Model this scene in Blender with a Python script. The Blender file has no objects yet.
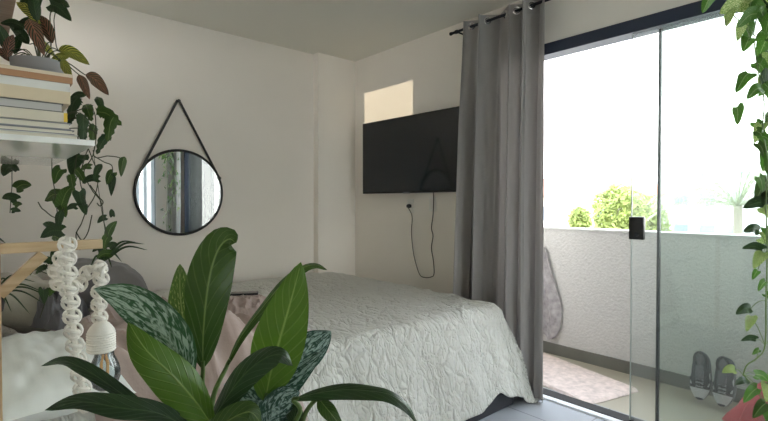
import bpy, bmesh, math, random
from mathutils import Vector, Matrix, noise
random.seed(7)
SC = bpy.context.scene
COL = SC.collection
PI = math.pi
# ------------------------------------------------------------------ camera
H = 1.22; TH = math.radians(48.83); PIT = math.radians(0.914); FOC = 470.0
Fv = Vector((math.cos(TH)*math.cos(PIT), math.sin(TH)*math.cos(PIT), -math.sin(PIT)))
Rv = Vector((math.sin(TH), -math.cos(TH), 0)); Uv = Rv.cross(Fv)
CAM = Vector((0, 0, H))
cam = bpy.data.cameras.new('camera'); camo = bpy.data.objects.new('camera', cam); COL.objects.link(camo)
camo.location = CAM
camo.rotation_euler = Matrix((Rv, Uv, -Fv)).transposed().to_euler()
cam.sensor_width = 36; cam.lens = 36*FOC/768; cam.clip_start = 0.02; cam.clip_end = 500
SC.camera = camo
def at(x, y, d):            # a measured direction of the photo at a real distance
    return CAM + (Fv + Rv*((x-384)/FOC) + Uv*((210.5-y)/FOC))*d
def atX(x, y, X):
    v = Fv + Rv*((x-384)/FOC) + Uv*((210.5-y)/FOC); return CAM + v*(X/v.x)
def atY(x, y, Y):
    v = Fv + Rv*((x-384)/FOC) + Uv*((210.5-y)/FOC); return CAM + v*(Y/v.y)
def atZ(x, y, Z):
    v = Fv + Rv*((x-384)/FOC) + Uv*((210.5-y)/FOC); return CAM + v*((Z-H)/v.z)

# ------------------------------------------------------------------ materials
def mat(name, col, rough=0.6, metal=0.0, spec=0.5, bump=0.0, bscale=40, bdist=0.01, var=0.0, vscale=6, trans=0.0,
        sheen=0.0, coat=0.0, bdetail=4):
    m = bpy.data.materials.new(name); m.use_nodes = True; nt = m.node_tree; n = nt.nodes; l = nt.links
    b = n['Principled BSDF']; b.inputs['Base Color'].default_value = (*col, 1)
    b.inputs['Roughness'].default_value = rough; b.inputs['Metallic'].default_value = metal
    b.inputs['Specular IOR Level'].default_value = spec
    b.inputs['Sheen Weight'].default_value = sheen; b.inputs['Coat Weight'].default_value = coat
    tc = n.new('ShaderNodeTexCoord')
    if var > 0:
        t = n.new('ShaderNodeTexNoise'); t.inputs['Scale'].default_value = vscale; t.inputs['Detail'].default_value = 4
        l.new(tc.outputs['Object'], t.inputs['Vector'])
        r = n.new('ShaderNodeValToRGB')
        r.color_ramp.elements[0].position = 0.3; r.color_ramp.elements[1].position = 0.7
        r.color_ramp.elements[0].color = tuple(c*(1-var) for c in col)+(1,)
        r.color_ramp.elements[1].color = tuple(min(1, c*(1+var)) for c in col)+(1,)
        l.new(t.outputs['Fac'], r.inputs['Fac']); l.new(r.outputs['Color'], b.inputs['Base Color'])
    if bump > 0:
        t = n.new('ShaderNodeTexNoise'); t.inputs['Scale'].default_value = bscale; t.inputs['Detail'].default_value = bdetail
        l.new(tc.outputs['Object'], t.inputs['Vector'])
        bp = n.new('ShaderNodeBump'); bp.inputs['Strength'].default_value = bump; bp.inputs['Distance'].default_value = bdist
        l.new(t.outputs['Fac'], bp.inputs['Height']); l.new(bp.outputs['Normal'], b.inputs['Normal'])
    if trans > 0:
        tr = n.new('ShaderNodeBsdfTranslucent'); tr.inputs['Color'].default_value = (*col, 1)
        mx = n.new('ShaderNodeMixShader'); mx.inputs['Fac'].default_value = trans
        l.new(b.outputs[0], mx.inputs[1]); l.new(tr.outputs[0], mx.inputs[2])
        l.new(mx.outputs[0], n['Material Output'].inputs['Surface'])
        if var > 0: l.new(r.outputs['Color'], tr.inputs['Color'])
    return m

def leafmat(name, base, vein, mode='veins', amt=0.5, rough=0.35, trans=0.25, scale=1.0, vw=.10):
    """green leaf: pale midrib and side veins from the UV map, or silver / yellow marbling"""
    m = bpy.data.materials.new(name); m.use_nodes = True; nt = m.node_tree; n = nt.nodes; l = nt.links
    b = n['Principled BSDF']; b.inputs['Roughness'].default_value = rough
    uv = n.new('ShaderNodeUVMap'); sp = n.new('ShaderNodeSeparateXYZ'); l.new(uv.outputs['UV'], sp.inputs[0])
    def mth(op, a, c=None, d=None):
        k = n.new('ShaderNodeMath'); k.operation = op
        for i, q in enumerate((a, c, d)):
            if q is None: continue
            if isinstance(q, (int, float)): k.inputs[i].default_value = q
            else: l.new(q, k.inputs[i])
        return k.outputs[0]
    av = mth('ABSOLUTE', mth('SUBTRACT', sp.outputs['Y'], 0.5))       # 0 at midrib, .5 at margin
    mid = mth('SMOOTH_MIN', 1, 1, 0.0)
    mid = mth('SUBTRACT', 1, mth('MINIMUM', mth('DIVIDE', av, 0.035), 1))
    ph = mth('SUBTRACT', mth('MULTIPLY', sp.outputs['X'], 9*scale), mth('MULTIPLY', av, 5))
    fr = mth('ABSOLUTE', mth('SUBTRACT', mth('FRACT', ph), 0.5))
    ve = mth('SUBTRACT', 1, mth('MINIMUM', mth('DIVIDE', fr, vw), 1))
    noi = n.new('ShaderNodeTexNoise'); noi.inputs['Detail'].default_value = 5
    tc = n.new('ShaderNodeTexCoord'); mp = n.new('ShaderNodeMapping')
    l.new(uv.outputs['UV'], mp.inputs[0]); l.new(mp.outputs[0], noi.inputs['Vector'])
    if mode == 'veins':
        mp.inputs['Scale'].default_value = (4, 2, 1); noi.inputs['Scale'].default_value = 2
        fac = mth('MAXIMUM', mth('MULTIPLY', mid, 0.9), mth('MULTIPLY', ve, amt))
        fac = mth('ADD', fac, mth('MULTIPLY', mth('SUBTRACT', noi.outputs['Fac'], 0.5), 0.25))
    else:      # marbling that follows the side veins
        cb = n.new('ShaderNodeCombineXYZ'); l.new(mth('MULTIPLY', ph, 1.0), cb.inputs[0]); l.new(mth('MULTIPLY', av, 7), cb.inputs[1])
        l.new(cb.outputs[0], noi.inputs['Vector']); noi.inputs['Scale'].default_value = 1.5 if mode == 'silver' else 2.4; noi.inputs['Distortion'].default_value = 1.2 if mode == 'silver' else .2
        s = mth('MULTIPLY', mth('SUBTRACT', noi.outputs['Fac'], 1-amt), 7)
        s = mth('MINIMUM', mth('MAXIMUM', s, 0), 1)
        fac = mth('MULTIPLY', s, 0.95)
        fac = mth('SUBTRACT', fac, mth('MULTIPLY', mth('GREATER_THAN', av, 0.44), 0.7)) if mode == 'silver' else mth('MAXIMUM', fac, mth('MULTIPLY', mid, 0.6))
    fac = mth('MINIMUM', mth('MAXIMUM', fac, 0), 1)
    mx = n.new('ShaderNodeMix'); mx.data_type = 'RGBA'
    mx.inputs[6].default_value = (*base, 1); mx.inputs[7].default_value = (*vein, 1)
    l.new(fac, mx.inputs[0]); l.new(mx.outputs[2], b.inputs['Base Color'])
    bp = n.new('ShaderNodeBump'); bp.inputs['Strength'].default_value = 0.5; bp.inputs['Distance'].default_value = 0.002
    l.new(mth('SUBTRACT', 1, mth('MAXIMUM', mid, ve)), bp.inputs['Height']); l.new(bp.outputs[0], b.inputs['Normal'])
    tr = n.new('ShaderNodeBsdfTranslucent'); l.new(mx.outputs[2], tr.inputs['Color'])
    ms = n.new('ShaderNodeMixShader'); ms.inputs['Fac'].default_value = trans
    l.new(b.outputs[0], ms.inputs[1]); l.new(tr.outputs[0], ms.inputs[2]); l.new(ms.outputs[0], n['Material Output'].inputs['Surface'])
    return m

def glassmat(name, tint, refl=1.0, haze_mix=0.0, ior=1.5):
    m = bpy.data.materials.new(name); m.use_nodes = True; nt = m.node_tree; n = nt.nodes; l = nt.links
    n.remove(n['Principled BSDF'])
    t = n.new('ShaderNodeBsdfTransparent'); t.inputs['Color'].default_value = (*tint, 1)
    g = n.new('ShaderNodeBsdfGlossy'); g.inputs['Roughness'].default_value = 0.01
    f = n.new('ShaderNodeFresnel'); f.inputs['IOR'].default_value = ior
    mx = n.new('ShaderNodeMixShader'); l.new(f.outputs[0], mx.inputs[0]); l.new(t.outputs[0], mx.inputs[1]); l.new(g.outputs[0], mx.inputs[2])
    out = mx
    if haze_mix > 0:  # pale diffuse mix that imitates reflected haze on the door glass
        d = n.new('ShaderNodeBsdfDiffuse'); d.inputs['Color'].default_value = (.85, .9, .88, 1)
        tl = n.new('ShaderNodeBsdfTranslucent'); tl.inputs['Color'].default_value = (.85, .9, .88, 1)
        m1 = n.new('ShaderNodeMixShader'); m1.inputs[0].default_value = .5; l.new(d.outputs[0], m1.inputs[1]); l.new(tl.outputs[0], m1.inputs[2])
        m2 = n.new('ShaderNodeMixShader'); m2.inputs[0].default_value = haze_mix; l.new(mx.outputs[0], m2.inputs[1]); l.new(m1.outputs[0], m2.inputs[2])
        out = m2
    l.new(out.outputs[0], n['Material Output'].inputs['Surface'])
    return m

def woodmat(name, c1, c2, axis=0, scale=6):
    m = mat(name, c1, 0.5); nt = m.node_tree; n = nt.nodes; l = nt.links; b = n['Principled BSDF']
    tc = n.new('ShaderNodeTexCoord'); mp = n.new('ShaderNodeMapping'); s = [14, 14, 14]; s[axis] = 1.2; mp.inputs['Scale'].default_value = s
    t = n.new('ShaderNodeTexNoise'); t.inputs['Scale'].default_value = scale; t.inputs['Detail'].default_value = 6
    r = n.new('ShaderNodeValToRGB'); r.color_ramp.elements[0].color = (*c1, 1); r.color_ramp.elements[1].color = (*c2, 1)
    r.color_ramp.elements[0].position = .35; r.color_ramp.elements[1].position = .65
    l.new(tc.outputs['Object'], mp.inputs[0]); l.new(mp.outputs[0], t.inputs['Vector']); l.new(t.outputs['Fac'], r.inputs['Fac']); l.new(r.outputs['Color'], b.inputs['Base Color'])
    return m

WALL = mat('wall_paint', (.85, .805, .745), .85, spec=.2, bump=.15, bscale=180, bdist=.002, var=.015, vscale=2)
CEIL = mat('ceiling_paint', (.77, .755, .69), .9, spec=.2, bump=.1, bscale=150, bdist=.002)
STUCCO = mat('white_stucco', (.58, .57, .555), .9, spec=.1, bump=.7, bscale=55, bdist=.012, var=.04, vscale=40)
SKIRT = mat('grey_skirting', (.14, .14, .12), .5, var=.08)
CAP = mat('parapet_cap', (.55, .55, .53), .5)
BFLOOR = mat('balcony_tile', (.34, .31, .245), .45, var=.05, vscale=3)
DARKMET = mat('dark_metal', (.025, .028, .035), .4, metal=.6)
FRAMEBLUE = mat('dark_frame', (.035, .045, .075), .45, metal=.3)
BLACKP = mat('black_plastic', (.012, .012, .014), .35)
BLACKM = mat('black_matte', (.016, .015, .015), .55)
WHITEP = mat('white_plastic', (.80, .78, .74), .4)
CHROME = mat('chrome', (.8, .8, .8), .15, metal=1)
MIRROR = mat('mirror_silver', (.92, .93, .93), .0, metal=1)
SCREEN = mat('tv_screen', (.006, .010, .016), .07, spec=.55)
WOOD = woodmat('pale_pine', (.46, .32, .18), (.60, .45, .28), 0)
WOODV = woodmat('pale_pine_upright', (.42, .27, .15), (.55, .38, .22), 2)
BROWN = woodmat('brown_board', (.26, .17, .13), (.34, .24, .18), 0)
LACQ = mat('white_lacquer', (.80, .81, .80), .18, coat=.6)
ROPE = mat('cotton_rope', (.86, .82, .76), .9, spec=.1, bump=.5, bscale=300, bdist=.002, sheen=.3)
GLASS = glassmat('window_glass', (.93, .945, .935), haze_mix=.05, ior=1.45)
GLASS2 = glassmat('window_glass_fixed', (.86, .90, .88), haze_mix=.016, ior=1.38)
BULB = glassmat('bulb_glass', (.80, .86, .90), ior=1.6, haze_mix=.04)
AMBER = mat('filament', (.85, .42, .12), .4)
CURT = mat('curtain_fabric', (.45, .43, .42), .40, spec=.5, bump=.12, bscale=500, bdist=.001, trans=.36, sheen=.25)
SHEER = mat('blind_fabric', (.80, .84, .88), .8, trans=.5)
TAUPE = mat('taupe_blanket', (.40, .31, .275), .9, spec=.15, bump=.35, bscale=30, bdist=.012, var=.08, vscale=9, sheen=.3)
MAUVE = mat('pale_mauve_sheet', (.60, .52, .50), .85, spec=.15, bump=.3, bscale=22, bdist=.01, sheen=.2)
GREYP = mat('grey_pillow', (.16, .15, .15), .85, bump=.2, bscale=14, bdist=.01, sheen=.2)
SATIN = mat('dark_grey_satin', (.13, .125, .135), .42, bump=.3, bscale=18, bdist=.01)
OLIVE = mat('beige_linen', (.36, .33, .26), .9, bump=.4, bscale=40, bdist=.006, sheen=.2)
WPIL = mat('white_cotton', (.74, .76, .73), .9, spec=.1, bump=.25, bscale=12, bdist=.01, sheen=.2)
BEDB = mat('bed_base_fabric', (.035, .037, .045), .8)
POTG = mat('grey_ceramic', (.28, .28, .29), .55)
TERRA = mat('terracotta', (.36, .16, .09), .8, var=.1)
SOIL = mat('soil', (.03, .02, .012), .95, bump=.8, bscale=90)
STEM = mat('stem_green', (.10, .17, .04), .5)
STEMD = mat('stem_dark', (.045, .055, .02), .6)
REDC = mat('red_fabric', (.62, .07, .09), .55, bump=.4, bscale=20, bdist=.01, trans=.15)

def quilt():
    m = mat('quilted_coverlet', (.665, .66, .615), .8, spec=.2, sheen=.3); nt = m.node_tree; n = nt.nodes; l = nt.links; b = n['Principled BSDF']
    uv = n.new('ShaderNodeUVMap')
    no = n.new('ShaderNodeTexNoise'); no.inputs['Scale'].default_value = 5; l.new(uv.outputs[0], no.inputs['Vector'])
    ad = n.new('ShaderNodeMixRGB'); ad.blend_type = 'ADD'; ad.inputs[0].default_value = .12; l.new(uv.outputs[0], ad.inputs[1]); l.new(no.outputs['Color'], ad.inputs[2])
    mp = n.new('ShaderNodeMapping'); mp.inputs['Scale'].default_value = (1.15, .6, 1); l.new(ad.outputs[0], mp.inputs[0])
    v = n.new('ShaderNodeTexVoronoi'); v.feature = 'DISTANCE_TO_EDGE'; v.inputs['Scale'].default_value = 13; l.new(mp.outputs[0], v.inputs['Vector'])
    v2 = n.new('ShaderNodeTexVoronoi'); v2.feature = 'DISTANCE_TO_EDGE'; v2.inputs['Scale'].default_value = 37; l.new(mp.outputs[0], v2.inputs['Vector'])
    n2 = n.new('ShaderNodeTexNoise'); n2.inputs['Scale'].default_value = 60; n2.inputs['Detail'].default_value = 3; l.new(uv.outputs[0], n2.inputs['Vector'])
    def mth(op, a, c):
        k = n.new('ShaderNodeMath'); k.operation = op
        for i, q in enumerate((a, c)):
            if isinstance(q, (int, float)): k.inputs[i].default_value = q
            else: l.new(q, k.inputs[i])
        return k.outputs[0]
    h = mth('MULTIPLY', mth('MINIMUM', mth('MULTIPLY', v.outputs['Distance'], 6), 1), 1.0)
    h = mth('ADD', h, mth('MULTIPLY', mth('MINIMUM', mth('MULTIPLY', v2.outputs['Distance'], 5), 1), .5))
    h = mth('ADD', h, mth('MULTIPLY', n2.outputs['Fac'], .35))
    bp = n.new('ShaderNodeBump'); bp.inputs['Strength'].default_value = .8; bp.inputs['Distance'].default_value = .013
    l.new(h, bp.inputs['Height']); l.new(bp.outputs[0], b.inputs['Normal'])
    return m
QUILT = quilt()

def tiles():
    m = mat('floor_tile', (.42, .44, .47), .25); nt = m.node_tree; n = nt.nodes; l = nt.links; b = n['Principled BSDF']
    tc = n.new('ShaderNodeTexCoord'); br = n.new('ShaderNodeTexBrick'); br.offset = 0
    br.inputs['Scale'].default_value = 1; br.inputs['Brick Width'].default_value = .6; br.inputs['Row Height'].default_value = .6; br.inputs['Mortar Size'].default_value = .004
    br.inputs['Color1'].default_value = (.40, .42, .46, 1); br.inputs['Color2'].default_value = (.44, .455, .48, 1); br.inputs['Mortar'].default_value = (.25, .25, .26, 1)
    l.new(tc.outputs['Object'], br.inputs['Vector']); l.new(br.outputs['Color'], b.inputs['Base Color'])
    return m
FLOOR = tiles()

# ------------------------------------------------------------------ mesh helpers
class MB:
    def __init__(s): s.v = []; s.f = []; s.uv = {}; s.mi = []
    def add(s, vs, fs, uvs=None, mi=0):
        o = len(s.v); s.v += [tuple(p) for p in vs]
        for f in fs:
            s.f.append(tuple(i+o for i in f)); s.mi.append(mi)
        if uvs:
            for i, q in enumerate(uvs): s.uv[i+o] = q
        return s
    def box(s, a, b, mi=0):
        x0, y0, z0 = a; x1, y1, z1 = b
        vs = [(x0,y0,z0),(x1,y0,z0),(x1,y1,z0),(x0,y1,z0),(x0,y0,z1),(x1,y0,z1),(x1,y1,z1),(x0,y1,z1)]
        return s.add(vs, [(0,3,2,1),(4,5,6,7),(0,1,5,4),(1,2,6,5),(2,3,7,6),(3,0,4,7)], mi=mi)
    def bar(s, p, q, w, d, up=Vector((0,0,1))):
        p = Vector(p); q = Vector(q); t = (q-p).normalized()
        a = t.cross(up)
        if a.length < 1e-3: a = t.cross(Vector((0,1,0)))
        a.normalize(); c = a.cross(t)
        vs = [o + a*(i*w/2) + c*(j*d/2) for o in (p, q) for i, j in ((-1,-1),(1,-1),(1,1),(-1,1))]
        return s.add(vs, [(3,2,1,0),(4,5,6,7),(0,1,5,4),(1,2,6,5),(2,3,7,6),(3,0,4,7)])
    def tube(s, pts, r, n=6, closed=False, taper=None):
        pts = [Vector(p) for p in pts]; N = len(pts); rings = []
        prev = None
        for i, p in enumerate(pts):
            if closed: t = pts[(i+1)%N]-pts[i-1]
            else: t = pts[min(i+1, N-1)]-pts[max(i-1, 0)]
            if t.length < 1e-9: t = Vector((0,0,1))
            t.normalize()
            if prev is None:
                a = t.orthogonal().normalized()
            else:
                a = prev - t*prev.dot(t)
                a = a.normalized() if a.length > 1e-6 else t.orthogonal().normalized()
            prev = a; c = t.cross(a)
            rr = r if taper is None else r*(1+(taper-1)*i/(N-1))
            rings.append([p + (a*math.cos(2*PI*k/n)+c*math.sin(2*PI*k/n))*rr for k in range(n)])
        vs = [q for g in rings for q in g]; fs = []
        for i in range(N if closed else N-1):
            j = (i+1) % N
            for k in range(n):
                fs.append((i*n+k, i*n+(k+1)%n, j*n+(k+1)%n, j*n+k))
        if not closed: fs += [tuple(range(n))[::-1], tuple((N-1)*n+k for k in range(n))]
        return s.add(vs, fs)
    def lathe(s, prof, c=(0,0,0), n=32, axis=Vector((0,0,1))):
        axis = axis.normalized(); a = axis.orthogonal().normalized(); b = axis.cross(a); c = Vector(c)
        vs = [c + axis*z + (a*math.cos(2*PI*k/n)+b*math.sin(2*PI*k/n))*r for r, z in prof for k in range(n)]
        fs = [(i*n+k, i*n+(k+1)%n, (i+1)*n+(k+1)%n, (i+1)*n+k) for i in range(len(prof)-1) for k in range(n)]
        if prof[0][0] > 1e-4: fs.append(tuple(range(n))[::-1])
        if prof[-1][0] > 1e-4: fs.append(tuple((len(prof)-1)*n+k for k in range(n)))
        return s.add(vs, fs)
    def build(s, name, m, parent=None, smooth=True, bevel=0, fixn=True, subsurf=0):
        me = bpy.data.meshes.new(name); me.from_pydata(s.v, [], s.f)
        if s.uv:
            ul = me.uv_layers.new(name='UVMap')
            for lp in me.loops: ul.data[lp.index].uv = s.uv.get(lp.vertex_index, (0, 0))
        bm = bmesh.new(); bm.from_mesh(me)
        if not s.uv: bmesh.ops.remove_doubles(bm, verts=bm.verts, dist=1e-6)
        if fixn: bmesh.ops.recalc_face_normals(bm, faces=bm.faces)
        if bevel: bmesh.ops.bevel(bm, geom=list(bm.edges), offset=bevel, segments=2, affect='EDGES', profile=.6)
        bm.to_mesh(me); bm.free()
        for k in (m if isinstance(m, (list, tuple)) else [m]): me.materials.append(k)
        for p in me.polygons: p.use_smooth = smooth
        o = bpy.data.objects.new(name, me); COL.objects.link(o)
        if smooth:
            try: me.set_sharp_from_angle(angle=math.radians(45))
            except Exception: pass
        if parent is not None:
            o.parent = parent
            if parent.get('_loc'): pass
            o.matrix_parent_inverse = Matrix.Translation(parent_world(parent)).inverted()
        if subsurf:
            md = o.modifiers.new('subsurf', 'SUBSURF'); md.levels = subsurf; md.render_levels = subsurf
        return o
def parent_world(p):
    v = Vector(p.location)
    if p.parent is not None and p.type == 'EMPTY': v = v + parent_world(p.parent)
    return v if p.type == 'EMPTY' else (Vector(p.location) if p.parent is None else Vector((0, 0, 0)))
def tag(o, label=None, cat=None, group=None, kind=None):
    if label: o['label'] = label
    if cat: o['category'] = cat
    if group: o['group'] = group
    if kind: o['kind'] = kind
    return o
def thing(name, loc, label, cat, group=None):
    o = bpy.data.objects.new(name, None); COL.objects.link(o); o.location = loc; o.empty_display_size = .1
    return tag(o, label, cat, group)
def child(mb, name, m, parent, **k):
    """geometry is written in world coordinates; shift it so that it is local to its parent Empty"""
    root = parent
    off = Vector((0, 0, 0))
    while root is not None:
        off += Vector(root.location); root = root.parent
    mb.v = [tuple(Vector(p)-off) for p in mb.v]
    o = MB.build(mb, name, m, None, **k); o.parent = parent
    return o
def copy_tree(o, parent=None):
    c = o.copy(); COL.objects.link(c)
    if parent is not None: c.parent = parent
    for ch in [x for x in o.children]: copy_tree(ch, c)
    return c
def struct(mb, name, m, **k):
    k.setdefault('smooth', False)
    return tag(mb.build(name, m, **k), kind='structure')
def cr(pts, n):
    """Catmull-Rom through points"""
    P = [Vector(p) for p in pts]; P = [P[0]*2-P[1]] + P + [P[-1]*2-P[-2]]; out = []; S = len(P)-3
    for i in range(n+1):
        u = i/n*S; k = min(int(u), S-1); t = u-k; a, b, c, d = P[k:k+4]
        out.append(.5*((2*b)+(c-a)*t+(2*a-5*b+4*c-d)*t*t+(3*b-a-3*c+d)*t**3))
    return out
PROF = {
 'lance': lambda t: max(0, math.sin(PI*t**.85))**.75,
 'strap': lambda t: min(1, t*6)*(1-t)**.6,
 'heart': lambda t: 1.42*(t+.02)**.28*max(0, 1-t)**.72,
 'lobed': lambda t: (1.35*(t+.02)**.3*max(0, 1-t)**.6)*(.45+.55*abs(math.cos(5.5*PI*t))),
}
def leaf(mb, pts, w, roll=0.0, kind='lance', cup=.15, rip=0.0, n=16, twist=0.0, back=0.0, mi=0):
    """leaf blade: midrib through pts, full width w; roll turns the blade about its midrib"""
    P = cr(pts, n); M = 6; vs = []; uv = []; ph = random.random()*6
    view = (P[n//2]-CAM).normalized(); prof = PROF[kind]
    for i, p in enumerate(P):
        t = i/n; T = (P[min(i+1, n)]-P[max(i-1, 0)]).normalized()
        S = T.cross(view)
        S = S.normalized() if S.length > .15 else T.orthogonal().normalized()
        N = S.cross(T).normalized(); r = roll + twist*t
        S2 = S*math.cos(r)+N*math.sin(r); N2 = N*math.cos(r)-S*math.sin(r)
        hw = w/2*prof(t)
        for j in range(M+1):
            v = j/M*2-1
            q = p + S2*hw*v + N2*(cup*hw*abs(v)**1.5) + N2*rip*w*math.sin(t*14+ph+v*1.5)*abs(v)
            if back: q -= T*(back*w*abs(v)**1.3*(1-t)**2)
            vs.append(q); uv.append((t, j/M))
    fs = [(i*(M+1)+j, i*(M+1)+j+1, (i+1)*(M+1)+j+1, (i+1)*(M+1)+j) for i in range(n) for j in range(M)]
    return mb.add(vs, fs, uv, mi)

# ------------------------------------------------------------------ room shell
XW = 2.714; YL = 3.59; HC = 2.546
DY0, DY1 = -1.15, 1.90         # door opening
struct(MB().box((-1.3, -2.12, -.12), (2.83, 3.72, 0)), 'floor', FLOOR)
struct(MB().box((-1.3, -2.12, HC), (2.83, 3.72, HC+.14)), 'ceiling', CEIL)
struct(MB().box((-1.3, YL, 0), (2.83, YL+.13, HC)), 'wall_left', WALL)
struct(MB().box((2.30, 3.515, 0), (XW, YL, HC)), 'trim_1', WALL)           # boxed column in the corner
w = MB(); w.box((XW, DY1, 0), (XW+.12, YL, HC)); w.box((XW, DY0, 2.215), (XW+.12, DY1, HC)); w.box((XW, -2.12, 0), (XW+.12, DY0, HC))
struct(w, 'wall_right', WALL)
# head wall with the small high window that lets the sun in
SY0, SY1, SZ0, SZ1 = 2.744, 3.375, 2.08, 2.388
w = MB(); x0, x1 = -.12, .01
w.box((x0, 1.1, 0), (x1, SY0, HC)); w.box((x0, SY1, 0), (x1, YL, HC)); w.box((x0, SY0, 0), (x1, SY1, SZ0)); w.box((x0, SY0, SZ1), (x1, SY1, HC))
w.box((-1.3, 1.1, 0), (x0, 1.22, HC))
struct(w, 'wall_head', WALL)
fr = MB(); yy0, yy1 = SY0-.0, SY1
for a, b in (((x0, SY0-.03, SZ0-.03), (x0+.03, SY1+.03, SZ0)), ((x0, SY0-.03, SZ1), (x0+.03, SY1+.03, SZ1+.03)), ((x0, SY0-.03, SZ0), (x0+.03, SY0, SZ1)), ((x0, SY1, SZ0), (x0+.03, SY1+.03, SZ1))):
    fr.box(a, b)
struct(MB().box((-1.42, -2.12, 0), (-1.3, 1.22, HC)), 'wall_entry', WALL)
# back wall with a wide window behind vertical blinds
WX0, WX1, WZ0, WZ1 = .75, 2.5, .12, 2.40
w = MB(); w.box((-1.3, -2.12, 0), (WX0, -2.0, HC)); w.box((WX1, -2.12, 0), (XW, -2.0, HC)); w.box((WX0, -2.12, 0), (WX1, -2.0, WZ0)); w.box((WX0, -2.12, WZ1), (WX1, -2.0, HC))
struct(w, 'wall_back', WALL)
wf = MB()
wf.box((WX0, -2.10, WZ0), (WX1, -2.05, WZ0+.04)); wf.box((WX0, -2.10, WZ1-.04), (WX1, -2.05, WZ1))
for x in (WX0, 1.60, WX1-.04): wf.box((x, -2.10, WZ0+.04), (x+.04, -2.05, WZ1-.04))
struct(wf, 'window_1', DARKMET)
struct(MB().box((WX0+.04, -2.08, WZ0+.04), (WX1-.04, -2.075, WZ1-.04)), 'window_2', GLASS)
vb = thing('vertical_blind', (1.3, -1.93, 2.41), 'pale vertical slat blind on the window seen in the round mirror', 'blind')
child(MB().box((WX0, -1.95, 2.40), (WX1, -1.91, 2.44)), 'headrail', WHITEP, vb, smooth=False)
for i in range(14):
    cx = WX0+.05+i*.125
    c = math.cos(1.25)*.055; t_ = .002; s_ = math.sin(1.25)*.055
    m = MB(); m.add([(cx-c, -1.93-s_, .14), (cx+c, -1.93+s_, .14), (cx+c, -1.93+s_, 2.4), (cx-c, -1.93-s_, 2.4), (cx-c, -1.932-s_, .14), (cx+c, -1.932+s_, .14), (cx+c, -1.932+s_, 2.4), (cx-c, -1.932-s_, 2.4)],
                    [(0,1,2,3),(7,6,5,4),(0,4,5,1),(1,5,6,2),(2,6,7,3),(3,7,4,0)])
    child(m, 'slat', SHEER, vb, smooth=False)
# baseboards
struct(MB().box((.01, YL-.012, 0), (2.30, YL, .07)), 'baseboard_left', WALL)
struct(MB().box((XW-.012, DY1, 0), (XW, 3.515, .07)), 'baseboard_right', WALL)
# glass door
d = MB(); d.box((XW-.012, DY0, 2.145), (XW+.10, DY1, 2.215)); d.box((XW+.0, DY0, 0), (XW+.09, DY0+.03, 2.145)); d.box((XW+.0, DY1-.03, 0), (XW+.09, DY1, 2.145))
struct(d, 'door_1', FRAMEBLUE)
struct(MB().box((XW-.012, DY0, 0), (XW+.07, DY1, .016)), 'trim_2', mat('black_track', (.012, .012, .012), .5))
struct(MB().box((XW-.055, DY0, 0), (XW-.012, DY1, .012)), 'trim_3', mat('white_sill', (.72, .74, .76), .4))
p = thing('sliding_glass_panel', (XW+.02, .3, .016), 'clear sliding glass door panel with the black latch on its edge', 'glass door')
child(MB().box((XW+.018, .15, .016), (XW+.026, 1.052, 2.145)), 'glass_pane', GLASS, p, smooth=False)
hp = MB(); hp.box((XW+.006, .985, 1.02), (XW+.038, 1.062, 1.145))
hq = child(hp, 'latch', BLACKP, p, bevel=.006); hq['label'] = 'black latch'
kb = MB(); kb.lathe([(.012, 0), (.012, .008), (.008, .010)], (XW+.006, 1.02, 1.05), 12, Vector((-1, 0, 0)))
child(kb, 'thumb_turn', DARKMET, hq)
child(MB().box((XW+.0175, 1.050, .016), (XW+.0265, 1.054, 2.145)), 'edge_seal', mat('clear_seal', (.45, .50, .48), .3), p, smooth=False)
p = thing('fixed_glass_panel', (XW+.05, 0, .016), 'fixed glass door panel with the thin dark edge strip', 'glass door')
child(MB().box((XW+.050, DY0+.03, .016), (XW+.058, .925, 2.145)), 'glass_pane', GLASS2, p, smooth=False)
child(MB().box((XW+.044, .919, .016), (XW+.064, .932, 2.145)), 'edge_strip', DARKMET, p, smooth=False)

# ------------------------------------------------------------------ balcony
PX = 3.53
struct(MB().box((XW+.07, -2.6, -.15), (PX+.14, 3.9, -.004)), 'floor_balcony', BFLOOR)
struct(MB().box((PX, -2.6, -.15), (PX+.13, 3.9, 1.005)), 'wall_parapet', STUCCO)
struct(MB().box((PX-.012, -2.6, 1.005), (PX+.15, 3.9, 1.022)), 'trim_4', CAP, bevel=.003)
struct(MB().box((PX-.012, -2.6, -.004), (PX, 3.9, .084)), 'baseboard_balcony', SKIRT)
struct(MB().box((XW+.12, 2.55, 0), (PX, 2.65, HC)), 'wall_balcony_end', STUCCO)
struct(MB().box((XW+.12, -2.6, HC), (PX+.13, 3.9, HC+.14)), 'ceiling_balcony', CEIL)
f = MB(); f.box((XW+.05, YL+.13, -12), (XW+.14, 8, 6)); f.box((XW+.05, -8, -12), (XW+.14, -2.12, 6)); f.box((XW+.05, -2.12, HC+.14), (XW+.14, YL+.13, 6)); f.box((XW+.0, -8, -12), (XW+.14, 8, -.16))
struct(f, 'wall_facade', STUCCO)

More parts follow.
